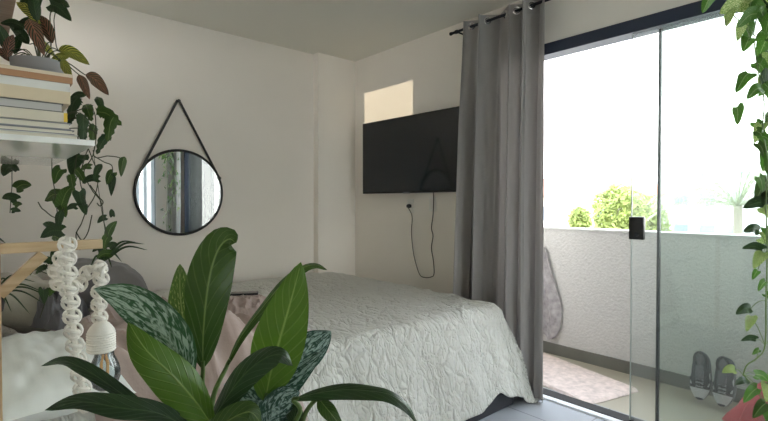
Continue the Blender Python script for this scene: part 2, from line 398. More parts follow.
# rug
A = Vector((3.478, 2.03, 0)); B = Vector((3.252, 1.18, 0)); C = Vector((2.76, 1.07, 0))
u = (B-A).normalized(); v = (C-B).normalized(); v = (v-u*v.dot(u)).normalized()
L, W = .92, .50; m = MB(); nx, ny = 60, 34; vs = []
A = B-u*L
def rr(a, b):   # rounded rectangle clamp
    return a, b
for i in range(nx+1):
    for j in range(ny+1):
        a = i/nx*L; b = j/ny*W
        ea = min(a, L-a); eb = min(b, W-b); R = .05
        if ea < R and eb < R:
            dx, dy = R-ea, R-eb; k = max(dx, dy)/max(1e-6, math.hypot(dx, dy))
            dx *= k; dy *= k; a = (R-dx) if a < L/2 else L-(R-dx); b = (R-dy) if b < W/2 else W-(R-dy)
            ea = R-math.hypot(dx, dy); eb = ea
        z = .012*min(1, min(ea, eb)/.012) + (noise.noise(Vector((a*60, b*60, 0)))*.0035 + .002 if min(ea, eb) > .005 else 0)
        q = A+u*a+v*b; vs.append((q.x, q.y, z))
m.add(vs, [(i*(ny+1)+j, i*(ny+1)+j+1, (i+1)*(ny+1)+j+1, (i+1)*(ny+1)+j) for i in range(nx) for j in range(ny)])
RUG = mat('rug_pile', (.66, .56, .52), .95, spec=.1, bump=.9, bscale=160, bdist=.01, var=.16, vscale=28)
tag(m.build('bath_mat', RUG), 'pale pink speckled mat with rounded corners on the balcony floor', 'mat')

# cloth on the parapet hook
t = thing('hanging_towel', (3.47, 2.02, .87), 'grey patterned towel hanging on the white balcony wall beside the curtain', 'towel')
m = MB(); vs = []; nu, nv = 40, 30
for s_ in (0, 1):
    for i in range(nu+1):
        for j in range(nv+1):
            u_ = i/nu; v_ = j/nv
            wd = .035+.125*min(1, (u_*1.6))**.8 if u_ < .9 else .16-.03*(u_-.9)*10
            y = 2.045 + (v_-.5)*2*wd + .012*math.sin(u_*7)
            z = .86-.72*u_ - .02*math.sin(v_*9)*u_
            x = PX-.030 + .022*math.sin(v_*15+u_*2.5)*(0.35+.65*u_) - (.006 if s_ else 0) 
            vs.append((min(x, PX-.006-(.006 if s_ else 0)), y, z))
K = (nu+1)*(nv+1)
fs = [(i*(nv+1)+j, i*(nv+1)+j+1, (i+1)*(nv+1)+j+1, (i+1)*(nv+1)+j) for i in range(nu) for j in range(nv)]
fs += [tuple(K+q for q in g[::-1]) for g in fs]
fs += [(i*(nv+1), (i+1)*(nv+1), K+(i+1)*(nv+1), K+i*(nv+1)) for i in range(nu)] + [(i*(nv+1)+nv, K+i*(nv+1)+nv, K+(i+1)*(nv+1)+nv, (i+1)*(nv+1)+nv) for i in range(nu)]
m.add(vs, fs)
child(m, 'towel_cloth', mat('towel', (.36, .34, .35), .9, bump=.5, bscale=90, bdist=.006, var=.3, vscale=22), t)
child(MB().tube([(PX, 2.045, .86), (PX-.045, 2.045, .855), (PX-.05, 2.045, .875)], .004), 'hook', CHROME, t)

# sneakers: length runs heel -> toe along local x
def sneaker(label):
    root = thing('sneaker', (0, 0, 0), label, 'shoe', None)
    L = .285
    def prof(t):   # half width of the sole outline
        return .036+.012*math.sin(PI*min(1, t*1.1))+.010*math.exp(-((t-.68)/.2)**2) if 0 < t < 1 else .02
    def ring(t, z0, z1, shrink, n=16, top=1.0):
        e = min(1, math.sqrt(max(0, 1-((t-.5)/.5)**6)))
        hw = prof(t)*e*shrink; out = []
        for k in range(n):
            a = 2*PI*k/n; c, s = math.cos(a), math.sin(a)
            yy = hw*math.copysign(abs(c)**.6, c); zz = (z0+z1)/2 + (z1-z0)/2*math.copysign(abs(s)**.8, s)*1.0
            out.append((t*L, yy*(1-.25*max(0, s)*top), zz))
        return out
    def loft(rings, caps=True):
        n = len(rings[0]); vs = [p for r in rings for p in r]
        fs = [(i*n+k, i*n+(k+1)%n, (i+1)*n+(k+1)%n, (i+1)*n+k) for i in range(len(rings)-1) for k in range(n)]
        if caps: fs += [tuple(range(n))[::-1], tuple((len(rings)-1)*n+k for k in range(n))]
        return MB().add(vs, fs)
    ts = [.003, .02, .06, .12, .2, .3, .4, .5, .6, .7, .8, .88, .94, .98, .997]
    loft([ring(t, -.002+.012*max(0, t-.8)*3, .026+.008*max(0, t-.85), 1.06, top=0) for t in ts]).build('sole', mat('sole_rubber', (.10, .10, .11), .6), None).parent = root
    COLS = []
    def hgt(t): return .085-.004*t if t < .35 else .083-.045*((t-.35)/.65)**.8
    up = loft([ring(t, .02, hgt(t) if t < .97 else .05, .98) for t in ts])
    up.build('upper', mat('shoe_mesh', (.022, .023, .028), .8, bump=.4, bscale=200, bdist=.002), None).parent = root
    loft([ring(t, .024, hgt(t)+.0025, 1.03) for t in (.76, .84, .88, .92, .955, .985, .999)]).build('toe_cap', mat('toe_grey', (.62, .62, .64), .6), None).parent = root
    col = MB(); col.tube([(L*(.17+.15*math.cos(a)), .030*math.sin(a), .088+.008*math.cos(a+PI)) for a in [2*PI*k/20 for k in range(20)]], .0085, 8, True)
    col.build('collar', mat('collar_pad', (.015, .015, .018), .9), None).parent = root
    li = MB(); li.lathe([(.001, .086), (.026, .086)], (L*.17, 0, 0), 20); li.v = [((x-L*.17)*1.5+L*.17, y, z) for x, y, z in li.v]
    li.build('lining', mat('shoe_lining', (.16, .15, .16), .9), None).parent = root
    tg = MB().box((L*.29, -.020, .080), (L*.58, .020, .094)); tg.build('tongue', mat('tongue_grey', (.10, .10, .11), .8), None, bevel=.005).parent = root
    lc = MB()
    for k in range(5):
        t = .40+k*.075; z = hgt(t)+.001
        lc.tube([(L*t, -.024, z-.010), (L*(t+.015), -.012, z+.003), (L*(t+.03), .012, z+.003), (L*(t+.045), .024, z-.012)], .0030, 6)
        lc.tube([(L*t, .024, z-.010), (L*(t+.015), .012, z+.005), (L*(t+.03), -.012, z+.004), (L*(t+.045), -.024, z-.012)], .0030, 6)
    lc.build('laces', mat('lace_white', (.34, .34, .36), .8), None).parent = root
    for s in (-1, 1):
        sw = MB().tube([(L*.35, s*.040, .040), (L*.46, s*.047, .052), (L*.58, s*.047, .040), (L*.70, s*.044, .050)], .005, 6)
        sw.build('side_stripe', mat('stripe_white', (.45, .45, .47), .6), None).parent = root
    return root
sh = sneaker('left black and white lace-up sneaker leaning against the balcony wall')
sh2 = copy_tree(sh); sh2['label'] = 'right black and white sneaker leaning upright beside the hanging vine'
for o, y, yaw, xx in ((sh, .888, .10, 3.335), (sh2, .753, -.06, 3.325)):
    X = Vector((-.32, 0, -1)).normalized(); Z = Vector((-1, 0, .32)).normalized()
    Rm = Matrix((X, Z.cross(X), Z)).transposed().to_4x4()
    o.matrix_world = Matrix.Translation((xx+.095, y, .279+.005)) @ Matrix.Rotation(yaw, 4, 'Z') @ Rm
tag(sh, group='sneakers on the balcony'); tag(sh2, group='sneakers on the balcony')

# red bag on the balcony
m = MB(); vs = []; N_, M_ = 18, 28
for i in range(N_+1):
    t = i/N_
    for k in range(M_):
        a = 2*PI*k/M_; r = (.16*(1-t)**.55+.015)*(1+.12*math.sin(a*5+t*3)+.06*math.sin(a*9-t*5))
        vs.append((3.16+r*math.cos(a)*.8+.02*t, .52+r*math.sin(a)-.02*t, .005+.27*t+.012*math.sin(a*4)*t))
m.add(vs, [(i*M_+k, i*M_+(k+1)%M_, (i+1)*M_+(k+1)%M_, (i+1)*M_+k) for i in range(N_) for k in range(M_)]+[tuple(range(M_))[::-1], tuple(N_*M_+k for k in range(M_))])
bag = tag(m.build('fabric_bag', REDC), 'crumpled pinkish red cloth bag on the balcony floor beside the sneakers', 'bag')

# ------------------------------------------------------------------ curtain and rod
def rodthing():
    t = thing('curtain_rod', (2.60, .5, 2.436), 'thin dark metal curtain rod above the glass door', 'curtain rod')
    child(MB().tube([(2.60, 2.235, 2.436), (2.60, -1.75, 2.436)], .0095, 12), 'pole', DARKMET, t)
    for y in (2.24, -1.755):
        m = MB().lathe([(.0, -.012), (.011, -.010), (.013, 0), (.011, .010), (0, .012)], (2.60, y, 2.436), 12, Vector((0, 1, 0)))
        child(m, 'finial', DARKMET, t)
    for y in (2.19, .2, -1.70):
        m = MB(); m.tube([(XW, y, 2.436), (2.60, y, 2.436)], .006, 8); m.tube([(2.60, y-.008, 2.436), (2.60, y+.008, 2.436)], .014, 12)
        m.lathe([(.022, 0), (.022, .006)], (XW-.006, y, 2.436), 14, Vector((1, 0, 0)))
        child(m, 'bracket', DARKMET, t)
rodthing()
def curtain(y0t, y1t, y0b, y1b, nf, label, seed, zt=2.475, zb=.012):
    """eyelet curtain from y0 to y1; the folds weave front and back of the rod"""
    t = thing('curtain', (2.60, (y0b+y1b)/2, zb), label, 'curtain', None)
    m = MB(); nu, nv = 220, 44; vs = []
    rs = random.Random(seed); ph = [rs.uniform(-.5, .5) for _ in range(12)]
    def pos(a, v, off):
        k = nf*(a+.045*math.sin(2*PI*a*1.0+.6)-.03*math.sin(4*PI*a))
        amp = (.050+.014*math.sin(3.1*k+seed))*(1-.15*v)
        y = (y0t+(y1t-y0t)*a)*(1-v)+(y0b+(y1b-y0b)*a)*v
        wave = math.sin(2*PI*k+ .55*math.sin(2*PI*a*2+seed)*v)
        x = 2.60 - amp*wave - (.019+.006*v)*math.sin(2*PI*k*2.3+seed)*min(1, v*3)-.007*math.sin(2*PI*k*4.7)*min(1, v*4) - .012*v*math.sin(2*PI*k*.5)
        y += .016*math.sin(4*PI*k+seed)*(y1t-y0t > 0 or 1)
        return Vector((x, y, 0))
    for s_ in (0, 1):
        for i in range(nu+1):
            for j in range(nv+1):
                a = i/nu; v = j/nv
                p = pos(a, v, 0); q = pos(min(1, a+.002), v, 0)-pos(max(0, a-.002), v, 0)
                nrm = Vector((q.y, -q.x, 0)).normalized()
                p = p+nrm*(.0012 if s_ else -.0012)
                vs.append((p.x, p.y, zt+(zb-zt)*v))
    K = (nu+1)*(nv+1)
    fs = [(i*(nv+1)+j, i*(nv+1)+j+1, (i+1)*(nv+1)+j+1, (i+1)*(nv+1)+j) for i in range(nu) for j in range(nv)]
    fs += [tuple(K+q for q in g[::-1]) for g in fs]
    fs += [(i*(nv+1), K+i*(nv+1), K+(i+1)*(nv+1), (i+1)*(nv+1)) for i in range(nu)] + [(i*(nv+1)+nv, (i+1)*(nv+1)+nv, K+(i+1)*(nv+1)+nv, K+i*(nv+1)+nv) for i in range(nu)]
    fs += [(j, j+1, K+j+1, K+j) for j in range(nv)] + [(nu*(nv+1)+j, K+nu*(nv+1)+j, K+nu*(nv+1)+j+1, nu*(nv+1)+j+1) for j in range(nv)]
    m.add(vs, fs)
    child(m, 'drape', CURT, t)
    kk = {}
    for i in range(2001):
        a = i/2000; kv = 2*nf*(a+.045*math.sin(2*PI*a+.6)-.03*math.sin(4*PI*a))
        kk.setdefault(int(math.floor(kv)), a)
    for k in range(1, int(2*nf)):
        a = k/(2*nf)+.002                       # where the cloth crosses the rod
        if a > 1: break
        a = kk.get(k, a); p = pos(a, .016, 0); q = pos(a+.01, .016, 0)-pos(max(0, a-.01), .016, 0)
        e = MB(); ax = Vector((q.y, -q.x, 0)).normalized(); ax2 = Vector((0, 0, 1)); q.normalize()
        e.tube([Vector((p.x, p.y, 2.436))+(q*math.cos(b)+ax2*math.sin(b))*.021 for b in [2*PI*i/20 for i in range(20)]], .0055, 6, True)
        child(e, 'eyelet', CHROME, t)
curtain(2.12, 1.505, 2.215, 1.505, 4, 'grey eyelet curtain gathered between the television and the glass door', 3)
curtain(-1.02, -1.55, -1.05, -1.60, 4, 'grey eyelet curtain gathered at the far end of the door, seen in the mirror', 8)

# ------------------------------------------------------------------ television
tv = thing('television', (2.70, 2.81, 1.61), 'slim black flat television mounted on the wall left of the curtain', 'television')
child_parts = []
def tvbox(y0, z0, y1, z1, x0, x1): return MB().box((x0, y0, z0), (x1, y1, z1))
hw, hh = .535, .311
# local frame: centre at origin, front toward -x
b = tvbox(-hw, -hh, hw, hh, -.012, .018).build('casing', BLACKP, None, bevel=.003); b.parent = tv
s = tvbox(-hw+.006, -hh+.014, hw-.006, hh-.006, -.0135, -.011).build('screen', SCREEN, None, smooth=False); s.parent = tv
b = tvbox(-.03, -hh-.004, .03, -hh+.008, -.014, .0).build('status_light', mat('tv_logo_strip', (.20, .20, .21), .3), None); b.parent = tv
b = tvbox(-.11, -.11, .11, .11, .018, .060).build('wall_mount', BLACKM, None); b.parent = tv
tvx = 2.648
tv.location = (tvx, 2.742, 1.612)
tv.rotation_euler = (0, 0, math.radians(2.5))
# sockets
def plate(px_, py_, label, holes):
    c = atX(px_, py_, XW)
    t = thing('wall_socket', c, label, 'socket')
    child(MB().box((XW-.008, c.y-.037, c.z-.058), (XW, c.y+.037, c.z+.058)), 'plate', WHITEP, t, bevel=.003)
    if holes:
        child(MB().box((XW-.011, c.y-.022, c.z-.018), (XW-.007, c.y+.022, c.z+.018)), 'outlet', mat('outlet_face', (.70, .68, .64), .4), t, bevel=.002)
    else:
        child(MB().box((XW-.010, c.y-.026, c.z-.040), (XW-.007, c.y+.026, c.z+.040)), 'blank_cover', mat('blank_face', (.76, .74, .70), .4), t, bevel=.002)
    return c
c1 = plate(411, 206, 'white wall socket below the television with a black plug in it', True)
c2 = plate(433, 204, 'blank white wall plate below the right end of the television', False)
pc = thing('power_cord', (XW, c1.y, c1.z), 'thin dark power cord looping down the wall below the television', 'cord')
pg = MB().lathe([(.016, 0), (.018, .012), (.014, .030), (.006, .036)], (XW-.011, c1.y, c1.z), 14, Vector((-1, 0, 0)))
child(pg, 'plug', BLACKP, pc)
X_ = XW-.014
pth = [Vector((XW-.044, c1.y, c1.z))] + [atX(x, y, X_) for x, y in ((412, 216), (411.5, 232), (413, 250), (416, 264), (420, 275), (425, 277.5), (431, 277), (434, 274), (433.5, 262), (431.5, 248), (433, 236), (431.5, 228), (433, 215), (433.5, 203))] + [atX(433.5, 192, XW-.03)]
child(MB().tube(cr(pth, 90), .0034, 6), 'cable', mat('cable_grey', (.06, .055, .05), .5), pc)

# ------------------------------------------------------------------ mirror
MC = Vector((1.145, YL-.02, 1.297)); MR = .302
t = thing('round_mirror', MC, 'round black framed mirror hanging from a black strap on the wall', 'mirror')
m = MB(); m.tube([MC+Vector((math.cos(a), 0, math.sin(a)))*(MR+.004) for a in [2*PI*k/96 for k in range(96)]], .0105, 10, True)
child(m, 'frame', BLACKM, t)
m = MB(); m.lathe([(0, -.004), (MR, -.004), (MR, .004), (0, .004)], MC, 96, Vector((0, -1, 0))); child(m, 'mirror_glass', MIRROR, t, smooth=False)
HK = Vector((1.132, YL-.022, 1.967))
for s in (-1, 1):
    e = MC+Vector((s*.285, -.006, .115)); m = MB(); m.bar(e, HK+Vector((s*.005, 0, 0)), .017, .004, Vector((0, 1, 0)))
    m.v = [v for v in m.v]; child(m, 'strap', BLACKM, t, smooth=False)
child(MB().lathe([(.010, 0), (.010, .010), (.007, .012)], MC+Vector((-.285, -.014, .115)), 10, Vector((0, -1, 0))), 'rivet', BLACKM, t)
child(MB().lathe([(.010, 0), (.010, .010), (.007, .012)], MC+Vector((.285, -.014, .115)), 10, Vector((0, -1, 0))), 'rivet', BLACKM, t)
m = MB().lathe([(.007, 0), (.007, .032), (.012, .034), (.012, .040), (0, .042)], (HK.x, YL, HK.z-.006), 14, Vector((0, -1, 0)))
tag(m.build('wall_peg', BLACKM), 'small black wall peg that holds the mirror strap', 'peg')

# ------------------------------------------------------------------ bed
BX0, BX1, BY0, BY1, BZ = .06, 2.44, 1.74, 3.50, .585
bed = thing('bed', (1.25, 2.6, 0), 'wide low double bed with a dark base under the pale coverlet', 'bed')
child(MB().box((BX0, BY0-.035, .02), (BX1-.0, BY1, .30)), 'base', BEDB, bed, bevel=.015)
child(MB().box((BX0, BY0+.01, .301), (BX1-.02, BY1, BZ-.03)), 'mattress', mat('mattress_ticking', (.7, .7, .68), .9), bed, bevel=.04)
child(MB().box((BX0, 1.615, 0), (BX1+.02, BY1, .10)), 'plinth', BEDB, bed, bevel=.01)
for x in (.2, 2.25):
    for y in (1.9, 3.35): child(MB().lathe([(.025, 0), (.03, .02)], (x, y, 0), 14), 'leg', BLACKM, bed)
m = MB(); nu, nv = 190, 150; vs = []; uv = []
DR = .56                        # drop over the sides
U0, U1 = BX0+.0, BX1+DR; V0, V1 = BY0-DR+.02, BY1+.03
for i in range(nu+1):
    for j in range(nv+1):
        a = U0+(U1-U0)*i/nu; b = V0+(V1-V0)*j/nv
        dx = max(0, a-(BX1-.03)); dy = max(0, (BY0+.03)-b); d = math.hypot(dx, dy)
        cx = min(a, BX1-.03); cy = max(b, BY0+.03)
        crk = noise.noise(Vector((a*7, b*7, 0)))*.008+noise.noise(Vector((a*19, b*19, 3)))*.004
        # the pad sags a little towards the sides and is fuller near the wall
        top = BZ+.012+.012*math.sin((b-BY0)/(BY1-BY0)*PI)+.010*max(0, (b-2.9)) + crk*1.2
        if d < 1e-6:
            vs.append((cx, cy, top))
        else:
            nx_, ny_ = dx/d, -dy/d; R = .075
            if d < R*PI/2:
                ang = d/R; out = R*math.sin(ang); dz = R*(1-math.cos(ang))
            else:
                e = (d-R*PI/2)*(1-.10*math.exp(-((a-2.28)/.055)**2)*(1 if dy > 0 else 0)); out = R+(.27*dy+.13*dx)/d*e; dz = R+e*.965
            corner = min(dx, dy)/max(1e-6, max(dx, dy))
            s_ = (a if dy > dx else b)
            fold = (.014*math.sin(s_*13+1.0)+.008*math.sin(s_*27+2))*min(1, max(0, d-.10)/.25)
            cf = .06*corner*min(1, d/.35)
            out += fold + cf + crk
            vs.append((cx+nx_*out, cy+ny_*out, max(.014, top-dz)))
        uv.append((a, b))
m.add(vs, [(i*(nv+1)+j, (i+1)*(nv+1)+j, (i+1)*(nv+1)+j+1, i*(nv+1)+j+1) for i in range(nu) for j in range(nv)], uv)
cov = tag(m.build('coverlet', QUILT), 'pale cream quilted coverlet spread over the bed and falling at its corner', 'coverlet')
sd = cov.modifiers.new('thickness', 'SOLIDIFY'); sd.thickness = .008; sd.offset = -1

def pillow(name, c, sx, sy, sz, m_, label, cat, rot=(0, 0, 0), seed=1, amp=.02, group=None):
    mb = MB(); n = 34; vs = []
    Rm = Matrix.Rotation(rot[2], 4, 'Z') @ Matrix.Rotation(rot[1], 4, 'Y') @ Matrix.Rotation(rot[0], 4, 'X')
    c = Vector(c)
    for s_ in (1, -1):
        for i in range(n+1):
            for j in range(n+1):
                a = i/n*2-1; b = j/n*2-1
                h = (max(0, 1-abs(a)**2.6)*max(0, 1-abs(b)**2.6))**.45
                pin = 1-.07*(1-abs(abs(a)-abs(b)))*0
                x = a*sx/2*(1-.06*(1-b*b)*abs(a)); y = b*sy/2*(1-.06*(1-a*a)*abs(b))
                w_ = noise.noise(Vector((a*2.4+seed, b*2.4, seed)))*amp+noise.noise(Vector((a*5+seed, b*5, seed+4)))*amp*.5
                vs.append(c+Rm @ Vector((x, y, s_*(h*sz/2)+w_*h)))
    K = (n+1)**2
    fs = [(i*(n+1)+j, (i+1)*(n+1)+j, (i+1)*(n+1)+j+1, i*(n+1)+j+1) for i in range(n) for j in range(n)]
    fs += [tuple(K+q for q in g[::-1]) for g in fs]
    mb.add(vs, fs); o = mb.build(name, m_)
    return tag(o, label, cat, group)
ZT = BZ+.036
pillow('pillow', (.175, 1.90, ZT+.055), .31, .84, .15, WPIL, 'large white cotton pillow at the near side of the bed head', 'pillow', (0, .03, .05), 3, .025)
pillow('pillow', (.19, 2.60, ZT+.15), .40, .46, .22, OLIVE, 'beige linen pillow propped behind the white pillow under the plant', 'pillow', (0, .5, .1), 5, .02)
pillow('pillow', (.56, 3.12, ZT+.13), .46, .66, .26, GREYP, 'dark grey rounded pillow at the far side of the bed head', 'pillow', (0, .25, -.15), 7, .02)
# rumpled cloths
def rumple(name, c, sx, sy, hgt, m_, label, cat, rotz=0, seed=1, freq=3.0, rough=.35, edge=2.2, n=90, zbase=None, ridge=1.0, dirv=(1, .3), drape=False):
    mb = MB(); vs = []; c = Vector(c); cs, sn = math.cos(rotz), math.sin(rotz)
    for i in range(n+1):
        for j in range(n+1):
            a = i/n*2-1; b = j/n*2-1
            wob = 1+.10*noise.noise(Vector((a*2, b*2, seed+9)))
            e = (max(0, 1-abs(a)**edge)*max(0, 1-abs(b)**edge))**.5
            q = Vector((a*freq*dirv[0]+seed, b*freq*dirv[1]*3, seed))
            r1 = 1-abs(noise.noise(q))*2.2
            r2 = 1-abs(noise.noise(q*2.3+Vector((5, 1, 2))))*2.2
            h = hgt*e*(1-rough+rough*(r1*.7+r2*.3)*ridge)
            x = a*sx/2*wob; y = b*sy/2*wob
            X_, Y_, Z_ = c.x+x*cs-y*sn, c.y+x*sn+y*cs, c.z+h
            o_ = BY0+.03-Y_
            if drape and o_ > 0:          # hangs over the long side of the bed
                k_ = min(1, o_/.10)
                Z_ = c.z+h*(1-.6*k_)-max(0, o_-.03)*.95; Y_ = BY0+.03-min(o_, .075)-.30*max(0, o_-.075)-h*.55*k_
            vs.append((X_, Y_, Z_))
    fs = [(i*(n+1)+j, (i+1)*(n+1)+j, (i+1)*(n+1)+j+1, i*(n+1)+j+1) for i in range(n) for j in range(n)]
    mb.add(vs, fs)
    K = n+1; rim = [i*K for i in range(n+1)] + [n*K+j for j in range(1, n+1)] + [i*K+n for i in range(n-1, -1, -1)] + [j for j in range(n-1, 0, -1)]
    mb.f.append(tuple(rim)); mb.mi.append(0)
    return tag(mb.build(name, m_), label, cat)
rumple('blanket', (.59, 1.99, ZT-.01), .70, 1.38, .215, TAUPE, 'rumpled taupe blanket heaped in the middle of the bed head', 'blanket', .12, 2, 2.2, .45, drape=True)
rumple('bed_sheet', (.97, 1.90, ZT-.012), .36, .44, .10, MAUVE, 'pale mauve crumpled sheet between the taupe blanket and the green plant', 'sheet', .1, 6, 2.5, .5, drape=True)
rumple('throw', (1.08, 2.36, ZT-.01), .36, .50, .125, mat('rose_throw', (.46, .37, .34), .85, bump=.4, bscale=50, bdist=.006), 'rolled pinkish brown throw lying on the pale coverlet', 'throw', -.35, 11, 2.6, .3)
rumple('scarf', (.27, 2.38, ZT+.09), .15, .20, .20, SATIN, 'dark grey satin cloth lying between the beige and white pillows', 'cloth', .5, 15, 2.4, .6)
# phone on the throw
ph = thing('smartphone', (1.10, 2.42, ZT+.09), 'small black phone lying on the rose throw', 'phone')
child(MB().box((1.035, 2.385, ZT+.103), (1.18, 2.455, ZT+.112)), 'case', BLACKP, ph, bevel=.003)
child(MB().box((1.04, 2.39, ZT+.112), (1.175, 2.45, ZT+.1135)), 'display', SCREEN, ph, smooth=False)
ph.rotation_euler = (0, 0, -.5)

# ------------------------------------------------------------------ shelf, books, bracket, pendant
SZ = 1.380; SXF = .26
shf = tag(MB().box((.01, 1.53, SZ), (SXF, 2.48, SZ+.016)).build('wall_shelf', LACQ, bevel=.002, smooth=False), 'glossy white wall shelf under the stack of books', 'shelf')
usf = tag(MB().box((.01, 1.62, 1.85), (.108, 2.42, 1.872)).build('wall_shelf', BROWN, bevel=.002, smooth=False), 'brown wooden shelf board above the croton plant', 'shelf')
books = [  # thickness, depth (X), cover colour, cover/paper look, label
 (.017, .208, (.62, .62, .60), 'white magazine at the very bottom of the book stack'),
 (.013, .200, (.20, .21, .24), 'thin dark grey covered book second from the bottom of the stack'),
 (.018, .192, (.30, .30, .32), 'grey covered book third from the bottom of the stack'),
 (.027, .182, (.62, .57, .47), 'cream book with a yellow edge in the lower half of the stack'),
 (.024, .174, (.10, .10, .10), 'book with black cover and grey pages in the middle of the stack'),
 (.034, .190, (.63, .53, .38), 'thick beige book in the upper half of the stack'),
 (.023, .190, (.68, .68, .66), 'white covered book just under the brown one'),
 (.026, .196, (.40, .21, .11), 'brown and cream covered book on top of the stack'),
]
z = SZ+.016; Y0 = 1.585
for i, (th, dp, c, lab) in enumerate(books):
    y0 = Y0+random.uniform(0, .012); y1 = y0+.285-random.uniform(0, .03)
    t = thing('book', (.03, y0, z), lab, 'book', 'books stacked on the white shelf')
    cm = mat('book_cover', c, .5, var=.04, vscale=12)
    cv = MB(); cv.box((.022, y0, z), (.02+dp, y1, z+.0022)); cv.box((.022, y0, z+th-.0022), (.02+dp, y1, z+th))
    spine_near = i in (3, 5, 6, 7)
    if spine_near: cv.box((.022, y0-.002, z), (.02+dp, y0, z+th))
    else: cv.box((.02, y0, z), (.022, y1, z+th))
    child(cv, 'cover', cm, t, smooth=False)
    pm = mat('pages', (.74, .70, .60) if i != 4 else (.50, .49, .48), .9, bump=.6, bscale=4, bdist=.001)
    child(MB().box((.0225, y0+.004, z+.0022), (.016+dp, y1-.004, z+th-.0022)), 'page_block', pm, t, smooth=False)
    if i == 3: child(MB().box((.012+dp, y0-.0025, z+.001), (.0205+dp, y0+.06, z+th-.001)), 'spine_mark', mat('yellow_mark', (.75, .50, .05), .5), t, smooth=False)
    if i == 7: child(MB().box((.022, y0-.003, z+.017), (.0205+dp, y0-.001, z+th+.0003)), 'title_band', mat('cream_band', (.70, .60, .46), .6), t, smooth=False)
    z += th+.0006
ZB = z
# wooden bracket stand
AY = 1.30; AZ = 1.121
t = thing('wooden_bracket', (.03, AY, 0), 'pale pine lamp stand with an arm and a diagonal brace beside the bed', 'bracket')
child(MB().box((.012, AY-.017, 0), (.043, AY+.017, AZ+.013)), 'upright', WOODV, t, bevel=.002, smooth=False)
child(MB().box((.043, AY-.012, AZ-.010), (.233, AY+.012, AZ+.012)), 'arm', WOOD, t, bevel=.002, smooth=False)
child(MB().bar((.040, AY, AZ-.098), (.118, AY, AZ-.016), .022, .018, Vector((0, 1, 0))), 'brace', WOOD, t, smooth=False)
# macrame pendant lamp
def knots(path, pitch=.0300, wd=.0150):
    P = cr(path, 400); out = MB(); acc = 0; last = P[0]; idx = 0
    out.tube(P[::6], .0065, 6)
    for i in range(1, len(P)):
        acc += (P[i]-P[i-1]).length
        if acc >= pitch*.5 and idx == 0 or acc >= pitch:
            acc = 0; idx += 1
            T = (P[min(i+4, len(P)-1)]-P[max(0, i-4)]).normalized(); S = T.cross((P[i]-CAM).normalized()).normalized(); N = S.cross(T)
            for s_ in (-1, 1):
                out.tube([P[i]+S*s_*(wd*.42+wd*.55*math.cos(b))+T*(pitch*.42*math.sin(b))+N*.003*math.sin(2*b) for b in [2*PI*k/14 for k in range(14)]], .0036, 6, True)
            out.tube([P[i]+S*wd*.62*math.cos(b)+N*(.0115*math.sin(b))+T*(.004*math.cos(b)) for b in [2*PI*k/14 for k in range(14)]], .0046, 6, True)
            out.tube([P[i]+T*pitch*.5+S*wd*.40*math.cos(b)+N*(.009*math.sin(b)) for b in [2*PI*k/12 for k in range(12)]], .0040, 6, True)
    return out
d0 = .995
sock = at(101, 322, 1.04)
t = thing('pendant_lamp', sock, 'knotted white macrame rope lamp with a bare clear bulb hung over the pine arm', 'lamp')
pA = [at(68, 237, .985), at(67, 255, .98), at(69, 285, .98), at(72, 315, .98), at(75, 345, .98), at(80, 375, .98), at(85, 403, .98)]
child(knots(pA), 'macrame_tail', ROPE, t)
pA2 = [at(64, 252, 1.04), at(57, 268, 1.03), at(59, 284, 1.02), at(74, 291, 1.02), at(84, 276, 1.03), at(95, 267, 1.04), at(102, 272, 1.04), at(99, 290, 1.04), at(99, 308, 1.04), at(100, 322, 1.04)]
child(knots(pA2, .028, .0138), 'macrame_cord', ROPE, t)
prof = [(0, .002), (.012, 0)]
for i in range(11):
    zz = -.004-i*.0054; r = .0275*min(1, .45+.55*math.sin(min(1, (i+1)/5)*PI/2))
    prof += [(r, zz), (r+.0016, zz-.0027)]
prof += [(.027, -.064), (.018, -.064)]
child(MB().lathe(prof, sock, 28), 'socket_cover', ROPE, t)
bc = sock+Vector((.006, 0, -.064))
bl = MB().lathe([(.018, 0), (.020, -.012), (.027, -.028), (.0315, -.045), (.0315, -.060), (.026, -.076), (.014, -.087), (0, -.090)], bc, 28)
blo = child(bl, 'bulb', BULB, t); blo['label'] = 'clear glass bulb'
fl = MB()
for k in range(4):
    a = PI/2*k+.4; fl.tube([bc+Vector((.004*math.cos(a), .004*math.sin(a), -.01)), bc+Vector((.009*math.cos(a), .009*math.sin(a), -.030)), bc+Vector((.008*math.cos(a), .008*math.sin(a), -.060))], .0018, 6)
child(fl, 'filament', AMBER, t)

# ------------------------------------------------------------------ foreground plant
G1 = leafmat('leaf_bright_green', (.085, .180, .016), (.30, .42, .10), amt=.26, trans=.35)
G2 = leafmat('leaf_deep_green', (.040, .090, .012), (.26, .36, .11), amt=.22, trans=.25)
GD = leafmat('leaf_dark_green', (.020, .050, .013), (.07, .13, .04), amt=.3, trans=.2, rough=.3)
GS = leafmat('leaf_silver', (.035, .11, .04), (.44, .58, .46), 'silver', amt=.555, trans=.2)
GS2 = leafmat('leaf_silver_dark', (.025, .075, .05), (.40, .54, .50), 'silver', amt=.54, trans=.15)
POTH = leafmat('pothos_leaf', (.065, .17, .022), (.50, .58, .28), 'marble', amt=.38, trans=.35)
POTV = leafmat('pothos_pale', (.16, .29, .05), (.66, .68, .34), 'marble', amt=.52, trans=.4)
CROT = leafmat('croton_leaf', (.06, .10, .015), (.70, .66, .10), amt=1.0, trans=.2, scale=.8, vw=.33)
CROR = leafmat('croton_red', (.035, .035, .015), (.50, .17, .10), amt=.75, trans=.15, scale=.8, vw=.25)
D = .80
PB = at(226, 470, .80)       # where the stems leave the soil
